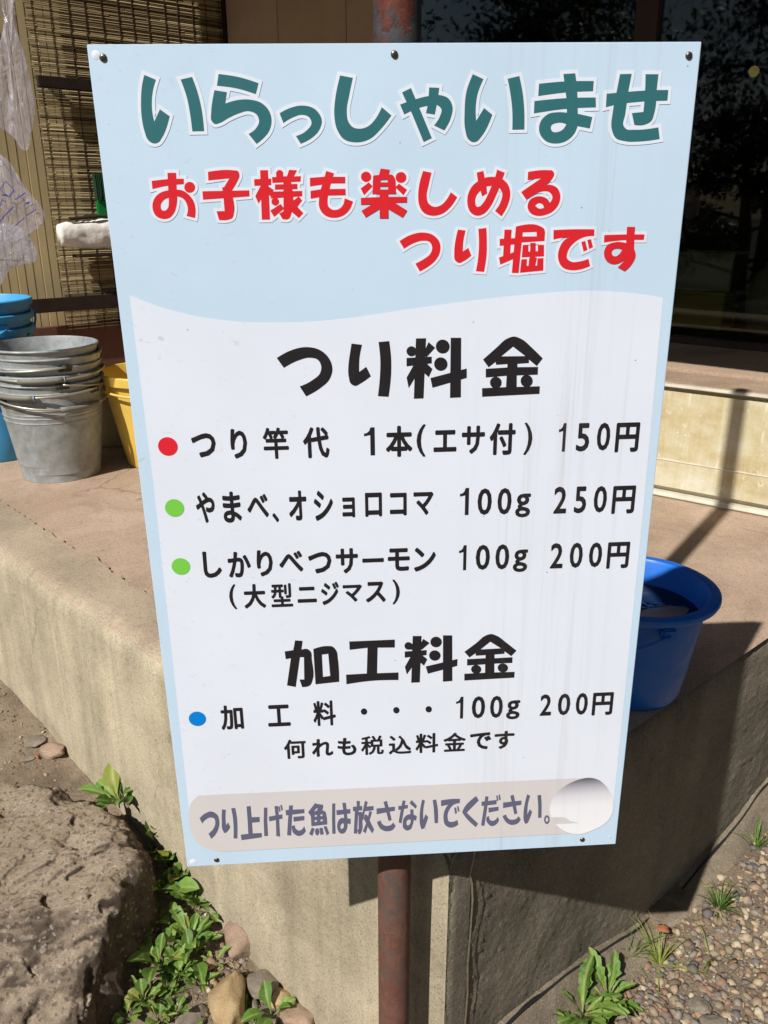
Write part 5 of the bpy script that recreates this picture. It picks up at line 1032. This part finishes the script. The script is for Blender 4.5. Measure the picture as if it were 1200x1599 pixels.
for a, b, w_ in (((6, 296), (15, 283), .0018), ((15, 283), (28, 297), .0018), ((28, 297), (20, 308), .0024), ((20, 308), (6, 296), .0016), ((10, 304), (18, 306), .004), ((4, 330), (9, 312), .002), ((9, 312), (16, 316), .0022), ((2, 322), (6, 330), .0022), ((10, 340), (28, 322), .0026), ((30, 312), (46, 301), .0024), ((46, 318), (52, 316), .0045), ((4, 347), (12, 340), .0024), ((30, 352), (44, 340), .0016), ((48, 336), (62, 327), .0022), ((2, 242), (38, 290), .0012)): stripe(a, b, w_)
pyobj('print', V, F, 'bag_ink', t)
bag('grey_bag', 'limp greyish plastic bag hanging below the printed bag', [bp(*q, 2.7) for q in ((40, 362), (56, 406), (30, 416), (14, 424), (0, 446), (-50, 450), (-70, 380), (-20, 350))], 'bag_grey', 0.02, 7, None, 2.7)

# ================================================================ STONES
def stone_mesh(name, sx, sy, sz, seed, mat, rough=0.16, sub=4, facet=0.0):
    rs_ = random.Random(seed); cuts = [(Vector((rs_.gauss(0, 1), rs_.gauss(0, 1), rs_.gauss(0, 1))).normalized(), rs_.uniform(0.72, 0.9)) for _ in range(9)]
    bm = bmesh.new(); bmesh.ops.create_icosphere(bm, subdivisions=sub, radius=1.0)
    for v in bm.verts:
        p = v.co.normalized(); q = 1 + rough * noise.noise(p * 1.3 + Vector((seed, 0, 0))) * 1.6 + rough * 0.5 * noise.noise(p * 3.1 + Vector((0, seed, 0))) + rough * 0.12 * noise.noise(p * 9 + Vector((0, 0, seed)))
        for n_, d_ in cuts:
            k_ = p.dot(n_)
            if k_ > d_: q = min(q, d_ / k_ * (1 + 0.03 * noise.noise(p * 5 + Vector((seed, 1, 2)))))
        e = 2.6; m_ = (abs(p.x)**e + abs(p.y)**e + abs(p.z)**e) ** (-1 / e)
        v.co = Vector((p.x * sx, p.y * sy, p.z * sz)) * q * (0.5 + 0.5 * m_)
    me = bpy.data.meshes.new(name); bm.to_mesh(me); bm.free()
    for f_ in me.polygons: f_.use_smooth = True
    me.materials.append(mats[mat]); return me
def stone(u, v, w, h, mat, label, seed, rot=0, zg=None, grp=None, flat=0.7):
    """a stone whose middle shows at the given picture point; w, h its size in metres"""
    z0 = -0.12 if zg is None else zg
    p = at(u, v, z0); 
    for _ in range(3): z0 = ground_z(p.x, p.y); p = at(u, v, z0 + h * flat * 0.4)
    o = link('loose_stone', stone_mesh('loose_stone', w / 2, h / 2, h / 2 * flat, seed, mat)); o.location = (p.x, p.y, ground_z(p.x, p.y) + h * flat * 0.28); o.rotation_euler = (0.1 * math.sin(seed), 0.12 * math.cos(seed * 2), rot)
    return tag(o, label, 'stone', grp or 'stones at the wall foot')
stone(381, 1457, 0.092, 0.098, 'stone_a', 'smooth pinkish rounded stone against the concrete wall below the sign corner', 1, 0.3, flat=0.85)
stone(357, 1558, 0.084, 0.140, 'stone_c', 'long tan stone standing among the weeds at the bottom of the picture', 31.2, 0.12, flat=0.6)
stone(412, 1534, 0.074, 0.070, 'stone_b', 'rough grey stone beside the long tan stone', 3.3, 0.4)
stone(440, 1556, 0.040, 0.056, 'stone_c', 'small upright buff stone right of the rough grey stone', 4.1, -0.5)
stone(464, 1553, 0.044, 0.040, 'stone_b', 'small round grey stone nearest the wall foot', 5.6, 0.2)
stone(468, 1585, 0.078, 0.070, 'stone_a', 'blocky brown stone at the bottom edge by the wall foot', 6.4, 0.1)
stone(508, 1592, 0.034, 0.034, 'stone_c', 'pale small stone tucked against the wall at the bottom edge', 7.7)
stone(398, 1572, 0.020, 0.034, 'stone_b', 'dark finger-shaped pebble between the tan and grey stones', 8.8, 0.1)
stone(414, 1580, 0.048, 0.036, 'stone_b', 'flat grey pebble under a weed leaf at the bottom edge', 9.3, 0.8)
stone(410, 1599, 0.042, 0.036, 'stone_a', 'half-cut brown pebble at the bottom edge', 10.3, 0.8)
stone(300, 1452, 0.06, 0.05, 'stone_b', 'grey stone half buried among the weeds beside the boulder', 11.2, 0.8)
stone(325, 1505, 0.05, 0.03, 'stone_a', 'reddish flat stone under the broad weed leaf', 12.2, 0.8)
stone(300, 1590, 0.08, 0.05, 'stone_b', 'broad dark stone below the weeds at the bottom edge', 13.2, 0.8)
stone(82, 1170, 0.085, 0.055, 'stone_a', 'oval brown stone lying on the soil above the boulder', 14.4, -0.3, 0.0, 'stones on the dry soil', 0.7)
stone(54, 1157, 0.065, 0.05, 'stone_b', 'flat grey stone touching the oval brown stone', 15.1, 0.4, 0.0, 'stones on the dry soil', 0.45)
stone(46, 1183, 0.045, 0.035, 'stone_b', 'small grey slab below the flat grey stone', 16.1, 0.7, 0.0, 'stones on the dry soil', 0.4)
stone(1140, 1588, 0.036, 0.020, 'lime', 'pale elongated pebble on the gravel at the bottom right', 21.1, -0.7, 0.0, 'larger pebbles on the gravel', 0.7)
stone(1092, 1568, 0.052, 0.036, 'stone_b', 'broad grey pebble on the gravel left of the pale one', 22.1, 0.1, 0.0, 'larger pebbles on the gravel', 0.5)
stone(1115, 1597, 0.06, 0.04, 'stone_b', 'dark slate pebble at the bottom edge of the gravel', 23.1, 0.1, 0.0, 'larger pebbles on the gravel', 0.5)
o = link('red_scrap', stone_mesh('red_scrap', 0.010, 0.004, 0.003, 3, 'red_bit', 0.3, 2)); p = at(58, 1181, 0.0); o.location = (p.x, p.y, ground_z(p.x, p.y) + 0.012); o.rotation_euler = (0, 0, -0.8); tag(o, 'tiny red scrap lying beside the oval brown stone', 'scrap')
o = link('fallen_leaf', stone_mesh('fallen_leaf', 0.016, 0.011, 0.003, 5, 'deadleaf', 0.4, 2)); p = at(1036, 1449, 0.02); o.location = (p.x, p.y, p.z); tag(o, 'small orange dead leaf on the footing at the tip of the shadow', 'leaf')

# boulder
t = None
plan = [(-1.50, 1.62), (-1.20, 1.80), (-0.98, 1.79), (-0.84, 1.775), (-0.72, 1.745), (-0.630, 1.675), (-0.575, 1.595), (-0.548, 1.50), (-0.565, 1.385), (-0.60, 1.26), (-0.625, 1.12), (-0.66, 0.98), (-0.80, 0.80), (-1.15, 0.74), (-1.5, 0.9), (-1.62, 1.3)]
P = closed([(x, y, 1) for x, y in plan]); n = len(P); cb_ = Vector((-1.05, 1.32))
ringspec = [(-0.34, 1.0), (-0.22, 1.015), (-0.12, 1.02), (-0.03, 1.01), (0.03, 1.0), (0.065, 0.985), (0.088, 0.955), (0.10, 0.91)] + [(0.102, k_) for k_ in (0.85, 0.78, 0.71, 0.64, 0.57, 0.5, 0.43, 0.36, 0.29, 0.22, 0.15, 0.08, 0.02)]
bm = bmesh.new(); rr = []
for z_, k_ in ringspec:
    ring = []
    for p in P:
        q = cb_ + (p - cb_) * k_; x, y = q
        tilt = -0.85 * max(0, 1.37 + 0.14 * (x + 0.8) + 0.03 * noise.noise(Vector((x * 6, 0, 3))) - y) if z_ > -0.05 else 0
        tilt = max(tilt, -0.36 - 0.05 * max(0, 1.0 - y))
        N = noise
        d = 0.018 * N.noise(Vector((x * 4, y * 4, z_ * 6))) + 0.012 * abs(N.noise(Vector((x * 9, y * 9, z_ * 9 + 4)))) + 0.006 * N.noise(Vector((x * 26, y * 26, z_ * 26)))
        nrm_ = Vector(((p - cb_).x, (p - cb_).y)).normalized() * d * (1.6 if k_ > 0.9 else 0.2)
        ring.append(bm.verts.new((x + nrm_.x, y + nrm_.y, z_ + tilt * smooth(-0.05, 0.1, z_) + (d * 0.9 if k_ < 0.95 else d * 0.3))))
    rr.append(ring)
for A, B in zip(rr, rr[1:]):
    for i in range(n): bm.faces.new((A[i], A[(i + 1) % n], B[(i + 1) % n], B[i]))
bm.faces.new(rr[-1])
bmesh.ops.recalc_face_normals(bm, faces=bm.faces)
bmesh.ops.subdivide_edges(bm, edges=bm.edges[:], cuts=3, use_grid_fill=True)
for v in bm.verts:
    c_ = v.co; k_ = 0.007 * noise.noise(c_ * 14) + 0.004 * (0.3 - abs(noise.noise(c_ * 38))) + 0.0026 * noise.noise(c_ * 95) - 0.006 * smooth(0.25, 0.45, noise.noise(c_ * 8 + Vector((4, 2, 1)))) - 0.007 * smooth(0.35, 0.5, noise.noise(c_ * 24 + Vector((1, 7, 1)))) + 0.0012 * noise.noise(c_ * 220)
    F_ = noise.voronoi(c_ * 5.5)[0]; F2_ = noise.voronoi(c_ * 13 + Vector((3, 1, 2)))[0]
    k_ += -0.016 * F_[0] + 0.006 - 0.006 * F2_[0] - 0.004 * smooth(0.05, 0.0, F_[1] - F_[0])
    v.co = c_ + Vector((0, 0, 1)) * k_ + Vector((c_.x + 1.05, c_.y - 1.32, 0)).normalized() * k_ * 1.2
bo = obj('boulder', bm, 'boulder', None, True); tag(bo, 'large weathered brown boulder with a dusty flat top in the lower left corner', 'boulder')

# ================================================================ GRAVEL AND CRUMBS
def pebbles(name, mat, pts, sizes, seed, sub=1):
    random.seed(seed); base = bmesh.new(); bmesh.ops.create_icosphere(base, subdivisions=sub, radius=1.0)
    bv = [v.co.copy() for v in base.verts]; bf = [[v.index for v in f_.verts] for f_ in base.faces]; base.free()
    V, F = [], []
    for (x, y), s in zip(pts, sizes):
        b = len(V); a = random.uniform(0, 6.28); el = random.uniform(0.55, 1.0); fl = random.uniform(0.35, 0.7); sd = random.uniform(0, 99); cu_ = [(Vector((random.gauss(0, 1), random.gauss(0, 1), random.gauss(0, 1))).normalized(), random.uniform(0.6, 0.85)) for _ in range(4)]
        z = ground_z(x, y) + groundbump(x, y) + s * fl * random.uniform(0.05, 0.5)
        ca, sa = math.cos(a), math.sin(a); tx, ty = random.uniform(-0.3, 0.3), random.uniform(-0.3, 0.3)
        for p in bv:
            q = 1 + 0.45 * noise.noise(p * 1.1 + Vector((sd, 0, 0)))
            for n_, d_ in cu_:
                k_ = p.dot(n_)
                if k_ > d_: q = min(q, d_ / k_)
            X, Y, Z = p.x * s * q, p.y * s * el * q, p.z * s * fl * q
            V.append((x + X * ca - Y * sa, y + X * sa + Y * ca, z + Z + X * tx + Y * ty))
        F += [[b + i for i in f_] for f_ in bf]
    o = pyobj(name, V, F, mat, None, True); o['kind'] = 'stuff'; return o
random.seed(11); pts, sz = [], []
while len(pts) < 13500:
    x, y = random.uniform(0.12, 1.45), random.uniform(0.88, 1.95)
    d = (Vector((x, y)) - CO).dot(nR)
    if d < 0.050 + 0.03 * noise.noise(Vector((x * 5, y * 5, 0))): continue
    if y < 0.9 + 0.0 * x: continue
    r = random.random(); s = 0.0028 + 0.0125 * r ** 2.6
    if random.random() < 0.03: s *= 1.35
    if d < 0.09 and random.random() < 0.4: continue
    pts.append((x, y)); sz.append(s)
pebbles('gravel', 'pebble', pts, sz, 12)
pts, sz = [], []
while len(pts) < 2600:
    x, y = random.uniform(-1.5, -0.05), random.uniform(1.15, 2.45)
    d = (Vector((x, y)) - CO).dot(nL)
    if d < 0.004: continue
    dens = 0.35 + 0.65 * smooth(0.25, 0.0, d) + (0.5 if noise.noise(Vector((x * 4, y * 4, 9))) > 0.1 else 0)
    if random.random() > dens: continue
    pts.append((x, y)); sz.append(0.0015 + 0.006 * random.random() ** 3)
pebbles('soil_crumbs', 'crumb', pts, sz, 13)
pts, sz = [], []
while len(pts) < 700:
    x, y = random.uniform(-0.5, 0.0), random.uniform(1.12, 1.6)
    d = (Vector((x, y)) - CO).dot(nL)
    if d < 0.006 or d > 0.3 or random.random() > smooth(0.35, 0.0, d): continue
    pts.append((x, y)); sz.append(0.003 + 0.009 * random.random() ** 2)
pebbles('foot_pebbles', 'pebble', pts, sz, 14)

# ================================================================ PLANTS
def leaf_mesh(name, L, Wd, lobes, curl, seed, mat, droop=0.5):
    n = 22; V, F = [], []; random.seed(seed)
    for i in range(n + 1):
        t = i / n
        wv = Wd * (math.sin(math.pi * min(1, t ** (0.9 if lobes else 1.35))) ** 0.7) * (0.30 + 0.70 * smooth(0.1, 0.6, t))
        if t < 0.14: wv = Wd * 0.09
        tooth = (t * lobes) % 1.0
        k = 1 - (0.42 * (1 - tooth) if lobes else 0) * smooth(0.05, 0.3, t) * (1 - smooth(0.75, 1.0, t))
        wl, wr = wv * k, wv * (1 - (0.42 * (1 - (t * lobes + 0.3) % 1.0) if lobes else 0) * smooth(0.05, 0.3, t) * (1 - smooth(0.75, 1.0, t)))
        y = L * (math.sin(t * droop * 1.5) / (droop * 1.5)) if droop > 0.01 else L * t
        z = L * (0.5 * t - curl * t * t)
        wig = 0.05 * L * noise.noise(Vector((seed, t * 3, 0)))
        for s, ww in ((-1, wl), (-0.5, wl), (0, 0), (0.5, wr), (1, wr)):
            rip = 0.10 * Wd * noise.noise(Vector((seed + s * 2, t * 7, 1))) * abs(s)
            V.append((wig + s * ww / 2, y, z + abs(s) * ww * 0.22 + rip))
    for i in range(n):
        for j in range(4): F.append((i * 5 + j, i * 5 + j + 1, (i + 1) * 5 + j + 1, (i + 1) * 5 + j))
    me = bpy.data.meshes.new(name); me.from_pydata(V, [], F); me.materials.append(mats[mat])
    for f_ in me.polygons: f_.use_smooth = True
    return me
LM = {('d', k): leaf_mesh('leaf', 0.10, 0.030, 5, 0.35 + 0.08 * k, k, 'leaf', 0.6) for k in range(4)}
LM.update({('b', k): leaf_mesh('leaf', 0.09, 0.036, 0, 0.32 + 0.1 * k, 10 + k, 'leaf', 0.5) for k in range(4)})
LM.update({('r', k): leaf_mesh('leaf', 0.045, 0.030, 0, 0.25 + 0.1 * k, 20 + k, 'leaf', 0.4) for k in range(4)})
LM.update({('n', k): leaf_mesh('leaf', 0.075, 0.013, 4 if k % 2 else 0, 0.35 + 0.1 * k, 40 + k, 'leaf', 0.7) for k in range(4)})
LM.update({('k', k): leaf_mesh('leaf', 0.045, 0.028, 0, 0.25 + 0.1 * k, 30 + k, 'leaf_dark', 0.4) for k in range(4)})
def plant(name, label, cat, p, leaves, kind, rs=1.0, seed=0, grp=None, stems=False, lift=0.25, a0=0, a1=2 * math.pi):
    random.seed(seed); t = thing(name, label, cat, tuple(p), 0, grp)
    for i in range(leaves):
        a = a0 + (a1 - a0) * (i + random.uniform(0.1, 0.9)) / leaves; k = kind[i % len(kind)]
        s = rs * random.uniform(0.7, 1.25); e = random.uniform(lift - 0.25, lift + 0.45)
        me = LM[(k, random.randrange(4))]; o = link('leaf', me, t); o.rotation_euler = (e, random.uniform(-0.35, 0.35), a); o.scale = (s, s, s)
        o.location = (-math.sin(a) * 0.006, math.cos(a) * 0.006, random.uniform(0, 0.02) * rs)
        if stems and i % 2 == 0:
            bm = bmesh.new(); d = Vector((-math.sin(a), math.cos(a), 0)); L_ = 0.04 * s
            tube(bm, [(0, 0, 0.002), tuple(d * L_ + Vector((0, 0, 0.5 * L_ * math.tan(0.5 + e * 0.5))))], 0.0016, 5); obj('stalk', bm, 'stem', t)
    return t
def gp(u, v, dz=0.0):
    p = at(u, v, -0.05)
    for _ in range(3): p = at(u, v, ground_z(p.x, p.y) + dz)
    return p
plant('dandelion', 'dandelion rosette with upright pale leaves at the wall foot behind the boulder', 'weed', at(188, 1262, 0.0), 11, 'bbd', 1.15, 1, 'weeds between boulder and wall', lift=0.6)
plant('small_weed', 'low pair of rounded leaves right behind the boulder top', 'weed', at(228, 1268, -0.02), 7, 'br', 0.9, 2, 'weeds between boulder and wall', lift=0.7)
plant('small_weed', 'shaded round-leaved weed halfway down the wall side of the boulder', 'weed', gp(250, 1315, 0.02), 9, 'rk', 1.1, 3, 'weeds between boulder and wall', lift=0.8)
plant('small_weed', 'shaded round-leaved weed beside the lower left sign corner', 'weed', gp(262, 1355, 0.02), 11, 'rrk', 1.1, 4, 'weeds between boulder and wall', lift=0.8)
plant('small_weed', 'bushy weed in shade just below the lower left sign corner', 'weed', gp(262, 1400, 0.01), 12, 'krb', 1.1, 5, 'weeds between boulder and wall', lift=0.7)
plant('dandelion', 'sunlit clump of toothed leaves below the lower left sign corner', 'weed', gp(305, 1420, 0.0), 14, 'dnbr', 0.9, 6, 'weeds between boulder and wall', lift=0.55)
plant('dandelion', 'broad-leaved weed spreading left of the pinkish stone', 'weed', gp(300, 1480, 0.0), 15, 'bdn', 1.05, 7, 'weeds between boulder and wall', lift=0.45)
plant('tall_leaf_weed', 'weed with one tall upright leaf against the sunlit wall', 'weed', gp(368, 1412, 0.0), 4, 'd', 0.9, 8, 'weeds between boulder and wall', lift=1.15, stems=True)
plant('small_weed', 'pair of round leaves low against the boulder side', 'weed', gp(222, 1480, 0.01), 8, 'r', 1.05, 9, 'weeds between boulder and wall', lift=0.7)
plant('small_weed', 'patch of small round leaves in shade beside the boulder', 'weed', gp(250, 1510, 0.01), 10, 'rb', 0.9, 10, 'weeds between boulder and wall', lift=0.6)
plant('small_weed', 'ground-hugging weed near the long tan stone', 'weed', gp(282, 1530, 0.0), 16, 'rnd', 0.75, 11, 'weeds between boulder and wall', lift=0.4)
plant('small_weed', 'dense low weed at the bottom edge beside the boulder', 'weed', gp(225, 1570, 0.01), 12, 'rnk', 0.85, 12, 'weeds between boulder and wall', lift=0.6)
plant('small_weed', 'tiny weed on the bare ground at the bottom edge', 'weed', gp(250, 1597, 0.0), 12, 'rn', 0.7, 13, 'weeds between boulder and wall', lift=0.5)
plant('small_weed', 'two-leaved seedling between the grey pebbles at the bottom', 'weed', gp(424, 1590, 0.02), 5, 'b', 0.75, 14, 'weeds between boulder and wall', lift=0.5)
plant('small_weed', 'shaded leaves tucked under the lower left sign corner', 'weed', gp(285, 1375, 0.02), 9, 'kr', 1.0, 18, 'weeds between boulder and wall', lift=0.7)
plant('dandelion', 'big sunlit dandelion with red stalks on the gravel at the bottom', 'weed', gp(908, 1594, 0.0), 24, 'ddn', 1.1, 15, 'weeds on the gravel', True, 0.45)
plant('dandelion', 'smaller toothed weed left of the red-stalked dandelion', 'weed', gp(850, 1590, 0.0), 14, 'dn', 0.8, 16, 'weeds on the gravel', False, 0.6)
plant('dandelion', 'leafy weed behind the red-stalked dandelion on the gravel', 'weed', gp(950, 1566, 0.0), 14, 'ddn', 0.95, 17, 'weeds on the gravel', False, 0.4)
extra = [(330, 1425, 'dn', .7), (292, 1465, 'rn', .8), (335, 1505, 'dn', .6), (270, 1475, 'r', .85), (300, 1500, 'bd', .9), (262, 1545, 'rr', .75), (310, 1540, 'dr', .7), (205, 1525, 'kr', .9), (200, 1590, 'rk', .9), (290, 1395, 'kd', .9), (240, 1445, 'kr', 1.0), (325, 1590, 'n', .55), (240, 1340, 'k', 1.0), (385, 1590, 'd', .5), (275, 1590, 'rb', .7)]
words = ['just right of the mossy grass clump', 'left of the sunlit toothed clump', 'under the tall upright leaf', 'against the shaded boulder side, middle', 'in the middle of the weed bed', 'low beside the dry grass', 'left of the long tan stone', 'pressed to the boulder foot, lower part', 'at the bottom edge touching the boulder', 'in the shade above the toothed clump', 'in the dark gap beside the boulder', 'at the foot of the long tan stone', 'high in the dark gap beside the sign edge', 'between the grey pebbles at the bottom edge', 'near the broad dark stone at the bottom edge']
for k, ((u, v, kd, rs_), wd_) in enumerate(zip(extra, words)):
    plant('small_weed', 'small green weed ' + wd_, 'weed', gp(u, v, 0.0), 8, kd, rs_ * 0.85, 40 + k, 'weeds between boulder and wall', lift=0.45)
# dry straw and leaf litter
random.seed(77); bm = bmesh.new()
for k in range(130):
    if k < 95: x_, y_ = random.uniform(-0.62, -0.1), random.uniform(1.2, 1.75)
    else: x_, y_ = random.uniform(0.25, 1.2), random.uniform(1.05, 1.7)
    d1 = (Vector((x_, y_)) - CO).dot(nL); d2 = (Vector((x_, y_)) - CO).dot(nR)
    if max(d1, d2) < 0.01: continue
    a = random.uniform(0, 6.28); L_ = random.uniform(0.01, 0.05); z_ = ground_z(x_, y_) + 0.006
    tube(bm, [(x_, y_, z_), (x_ + math.cos(a) * L_ * 0.5, y_ + math.sin(a) * L_ * 0.5, z_ + random.uniform(0.001, 0.008)), (x_ + math.cos(a) * L_, y_ + math.sin(a) * L_, z_ + 0.002)], random.uniform(0.0005, 0.0011), 4)
o = obj('dry_litter', bm, 'straw'); o['kind'] = 'stuff'
for k, (u, v, lab) in enumerate(((306, 1476, 'curled brown dead leaf among the weeds left of the pinkish stone'), (328, 1503, 'small reddish dead leaf just above the long tan stone'), (262, 1588, 'pale dead leaf on the bare ground near the bottom edge'), (436, 1492, 'tiny white paper scrap above the rough grey stone'))):
    p = gp(u, v, 0.012); o = link('fallen_leaf', stone_mesh('fallen_leaf', 0.014, 0.008, 0.0025, 30 + k, 'paper' if k == 3 else 'deadleaf', 0.45, 3)); o.location = p; o.rotation_euler = (0.3, 0.2 * k, k * 1.3); tag(o, lab, 'leaf' if k < 3 else 'scrap')
def grass(label, p, n, L, seed, grp='grass tufts on the gravel', spread=1.0):
    random.seed(seed); V, F = [], []
    for i in range(n):
        a = random.uniform(0, 6.28); l_ = L * random.uniform(0.5, 1.1); e = random.uniform(0.25, 1.2) * spread; w_ = 0.0012 + 0.0008 * random.random()
        d = Vector((math.cos(a), math.sin(a))); b = len(V); r0 = random.uniform(0, 0.012)
        for k in range(6):
            t = k / 5; h = l_ * math.sin(min(1.5, t * 1.4)) * math.cos(e * 0.9) * (1 - 0.25 * t * e); o_ = r0 + l_ * t * math.sin(e * (0.6 + 0.4 * t)); ww = w_ * (1 - t) + 0.0002
            for s in (-1, 1): V.append((d.x * o_ - d.y * ww * s, d.y * o_ + d.x * ww * s, h))
            if k: F.append((b + 2 * k - 2, b + 2 * k - 1, b + 2 * k + 1, b + 2 * k))
    t_ = thing('grass_tuft', label, 'grass tuft', tuple(p), 0, grp); o = pyobj('blades', V, F, 'leaf', t_, True); return t_
grass('dense grass tuft at the tip of the sign shadow on the gravel', gp(1122, 1420), 60, 0.075, 1)
grass('thin grass blades growing along the footing at the right edge', gp(1180, 1325), 26, 0.08, 2)
grass('sparse grass at the right edge where wall meets gravel', gp(1190, 1255), 24, 0.07, 3)
grass('long sprawling grass across the gravel below the shadow', gp(1030, 1505), 22, 0.12, 4, spread=1.5)
grass('wispy grass beside the dandelion on the gravel', gp(990, 1490), 18, 0.11, 5, spread=1.5)
grass('single thin grass stalks standing in the gravel', gp(1110, 1500), 8, 0.09, 6)
grass('small grass tuft on the footing left of the gravel', gp(983, 1500), 12, 0.07, 7)
grass('mossy grass clump just under the lower left sign corner', gp(318, 1372), 90, 0.035, 8, 'weeds between boulder and wall')
grass('dry short grass among the weeds left of the tan stone', gp(270, 1555), 40, 0.04, 9, 'weeds between boulder and wall')

# left ones reflect in the glass; right and rear ones added to block sky
def tree(x, y, H, seed, label, low=0.22, fat=1.0):
    random.seed(seed); t = thing('garden_tree', label, 'tree', (x, y, 0), 0, 'trees across the yard')
    bm = bmesh.new(); tube(bm, [(0, 0, -0.1), (0.1, 0.05, H * 0.3), (-0.05, 0.1, H * 0.6), (0, 0, H * 0.95)], [0.16, 0.12, 0.07, 0.02], 10)
    tips = []
    for k in range(16):
        a = k * 2.4; z0 = H * (low + (0.92 - low) * k / 16); L_ = H * 0.30 * fat * (1.15 - z0 / H); e = Vector((math.cos(a) * L_, math.sin(a) * L_, z0 + 0.15 * L_)); tube(bm, [(0, 0, z0), tuple(Vector((0, 0, z0)).lerp(e, 0.5) + Vector((0, 0, 0.1))), tuple(e)], [0.04, 0.03, 0.012], 6); tips += [e, Vector((0, 0, z0)).lerp(e, 0.6)]
    obj('trunk', bm, 'bark', t, True)
    V, F = [], []
    for c_ in tips:
        for _ in range(330):
            d = Vector((random.gauss(0, 1), random.gauss(0, 1), random.gauss(0, 0.6))) * H * 0.055; p = c_ + d; u = Vector((random.gauss(0, 1), random.gauss(0, 1), random.gauss(0, 1))).normalized(); v_ = u.cross(Vector((random.random(), random.random(), 1))).normalized(); s = random.uniform(0.035, 0.085); b = len(V)
            V += [p - u * s, p + v_ * s * 0.5, p + u * s, p - v_ * s * 0.5]; F.append((b, b + 1, b + 2, b + 3))
    o = pyobj('crown', V, F, 'leaf_tree', t); o['kind'] = 'stuff'
tree(-9.5, 0.6, 6.5, 1, 'tall leafy tree nearest the siding across the yard')
tree(-8.6, -3.2, 7.0, 2, 'middle leafy tree of the row across the yard')
tree(-12.5, -1.2, 8.5, 3, 'farthest and tallest leafy tree across the yard')
tree(-6.8, 4.4, 5.2, 4, 'short leafy tree at the end of the hut')
tree(6.6, -1.2, 9.0, 5, 'tall leafy tree added out of view beyond the gravel to block sky light', 0.06, 0.85)
tree(4.4, -5.2, 9.0, 6, 'broad leafy tree added behind the viewer on the right to block sky light', 0.06, 0.95)
tree(9.6, 2.6, 9.5, 7, 'tall tree added out of view past the right end of the hut to dim the sky', 0.05, 0.85)
tree(0.6, -7.5, 8.0, 8, 'leafy tree added straight behind the viewer to cut sky light', 0.08, 1.2)
tree(-11.0, 2.6, 3.4, 9, 'low bushy tree across the yard, nearest the hut', 0.02, 1.8)
tree(-10.6, -0.6, 3.2, 10, 'low bushy tree in the middle across the yard', 0.02, 1.9)
tree(-10.2, -3.8, 3.4, 11, 'low bushy tree at the far left across the yard', 0.02, 1.9)
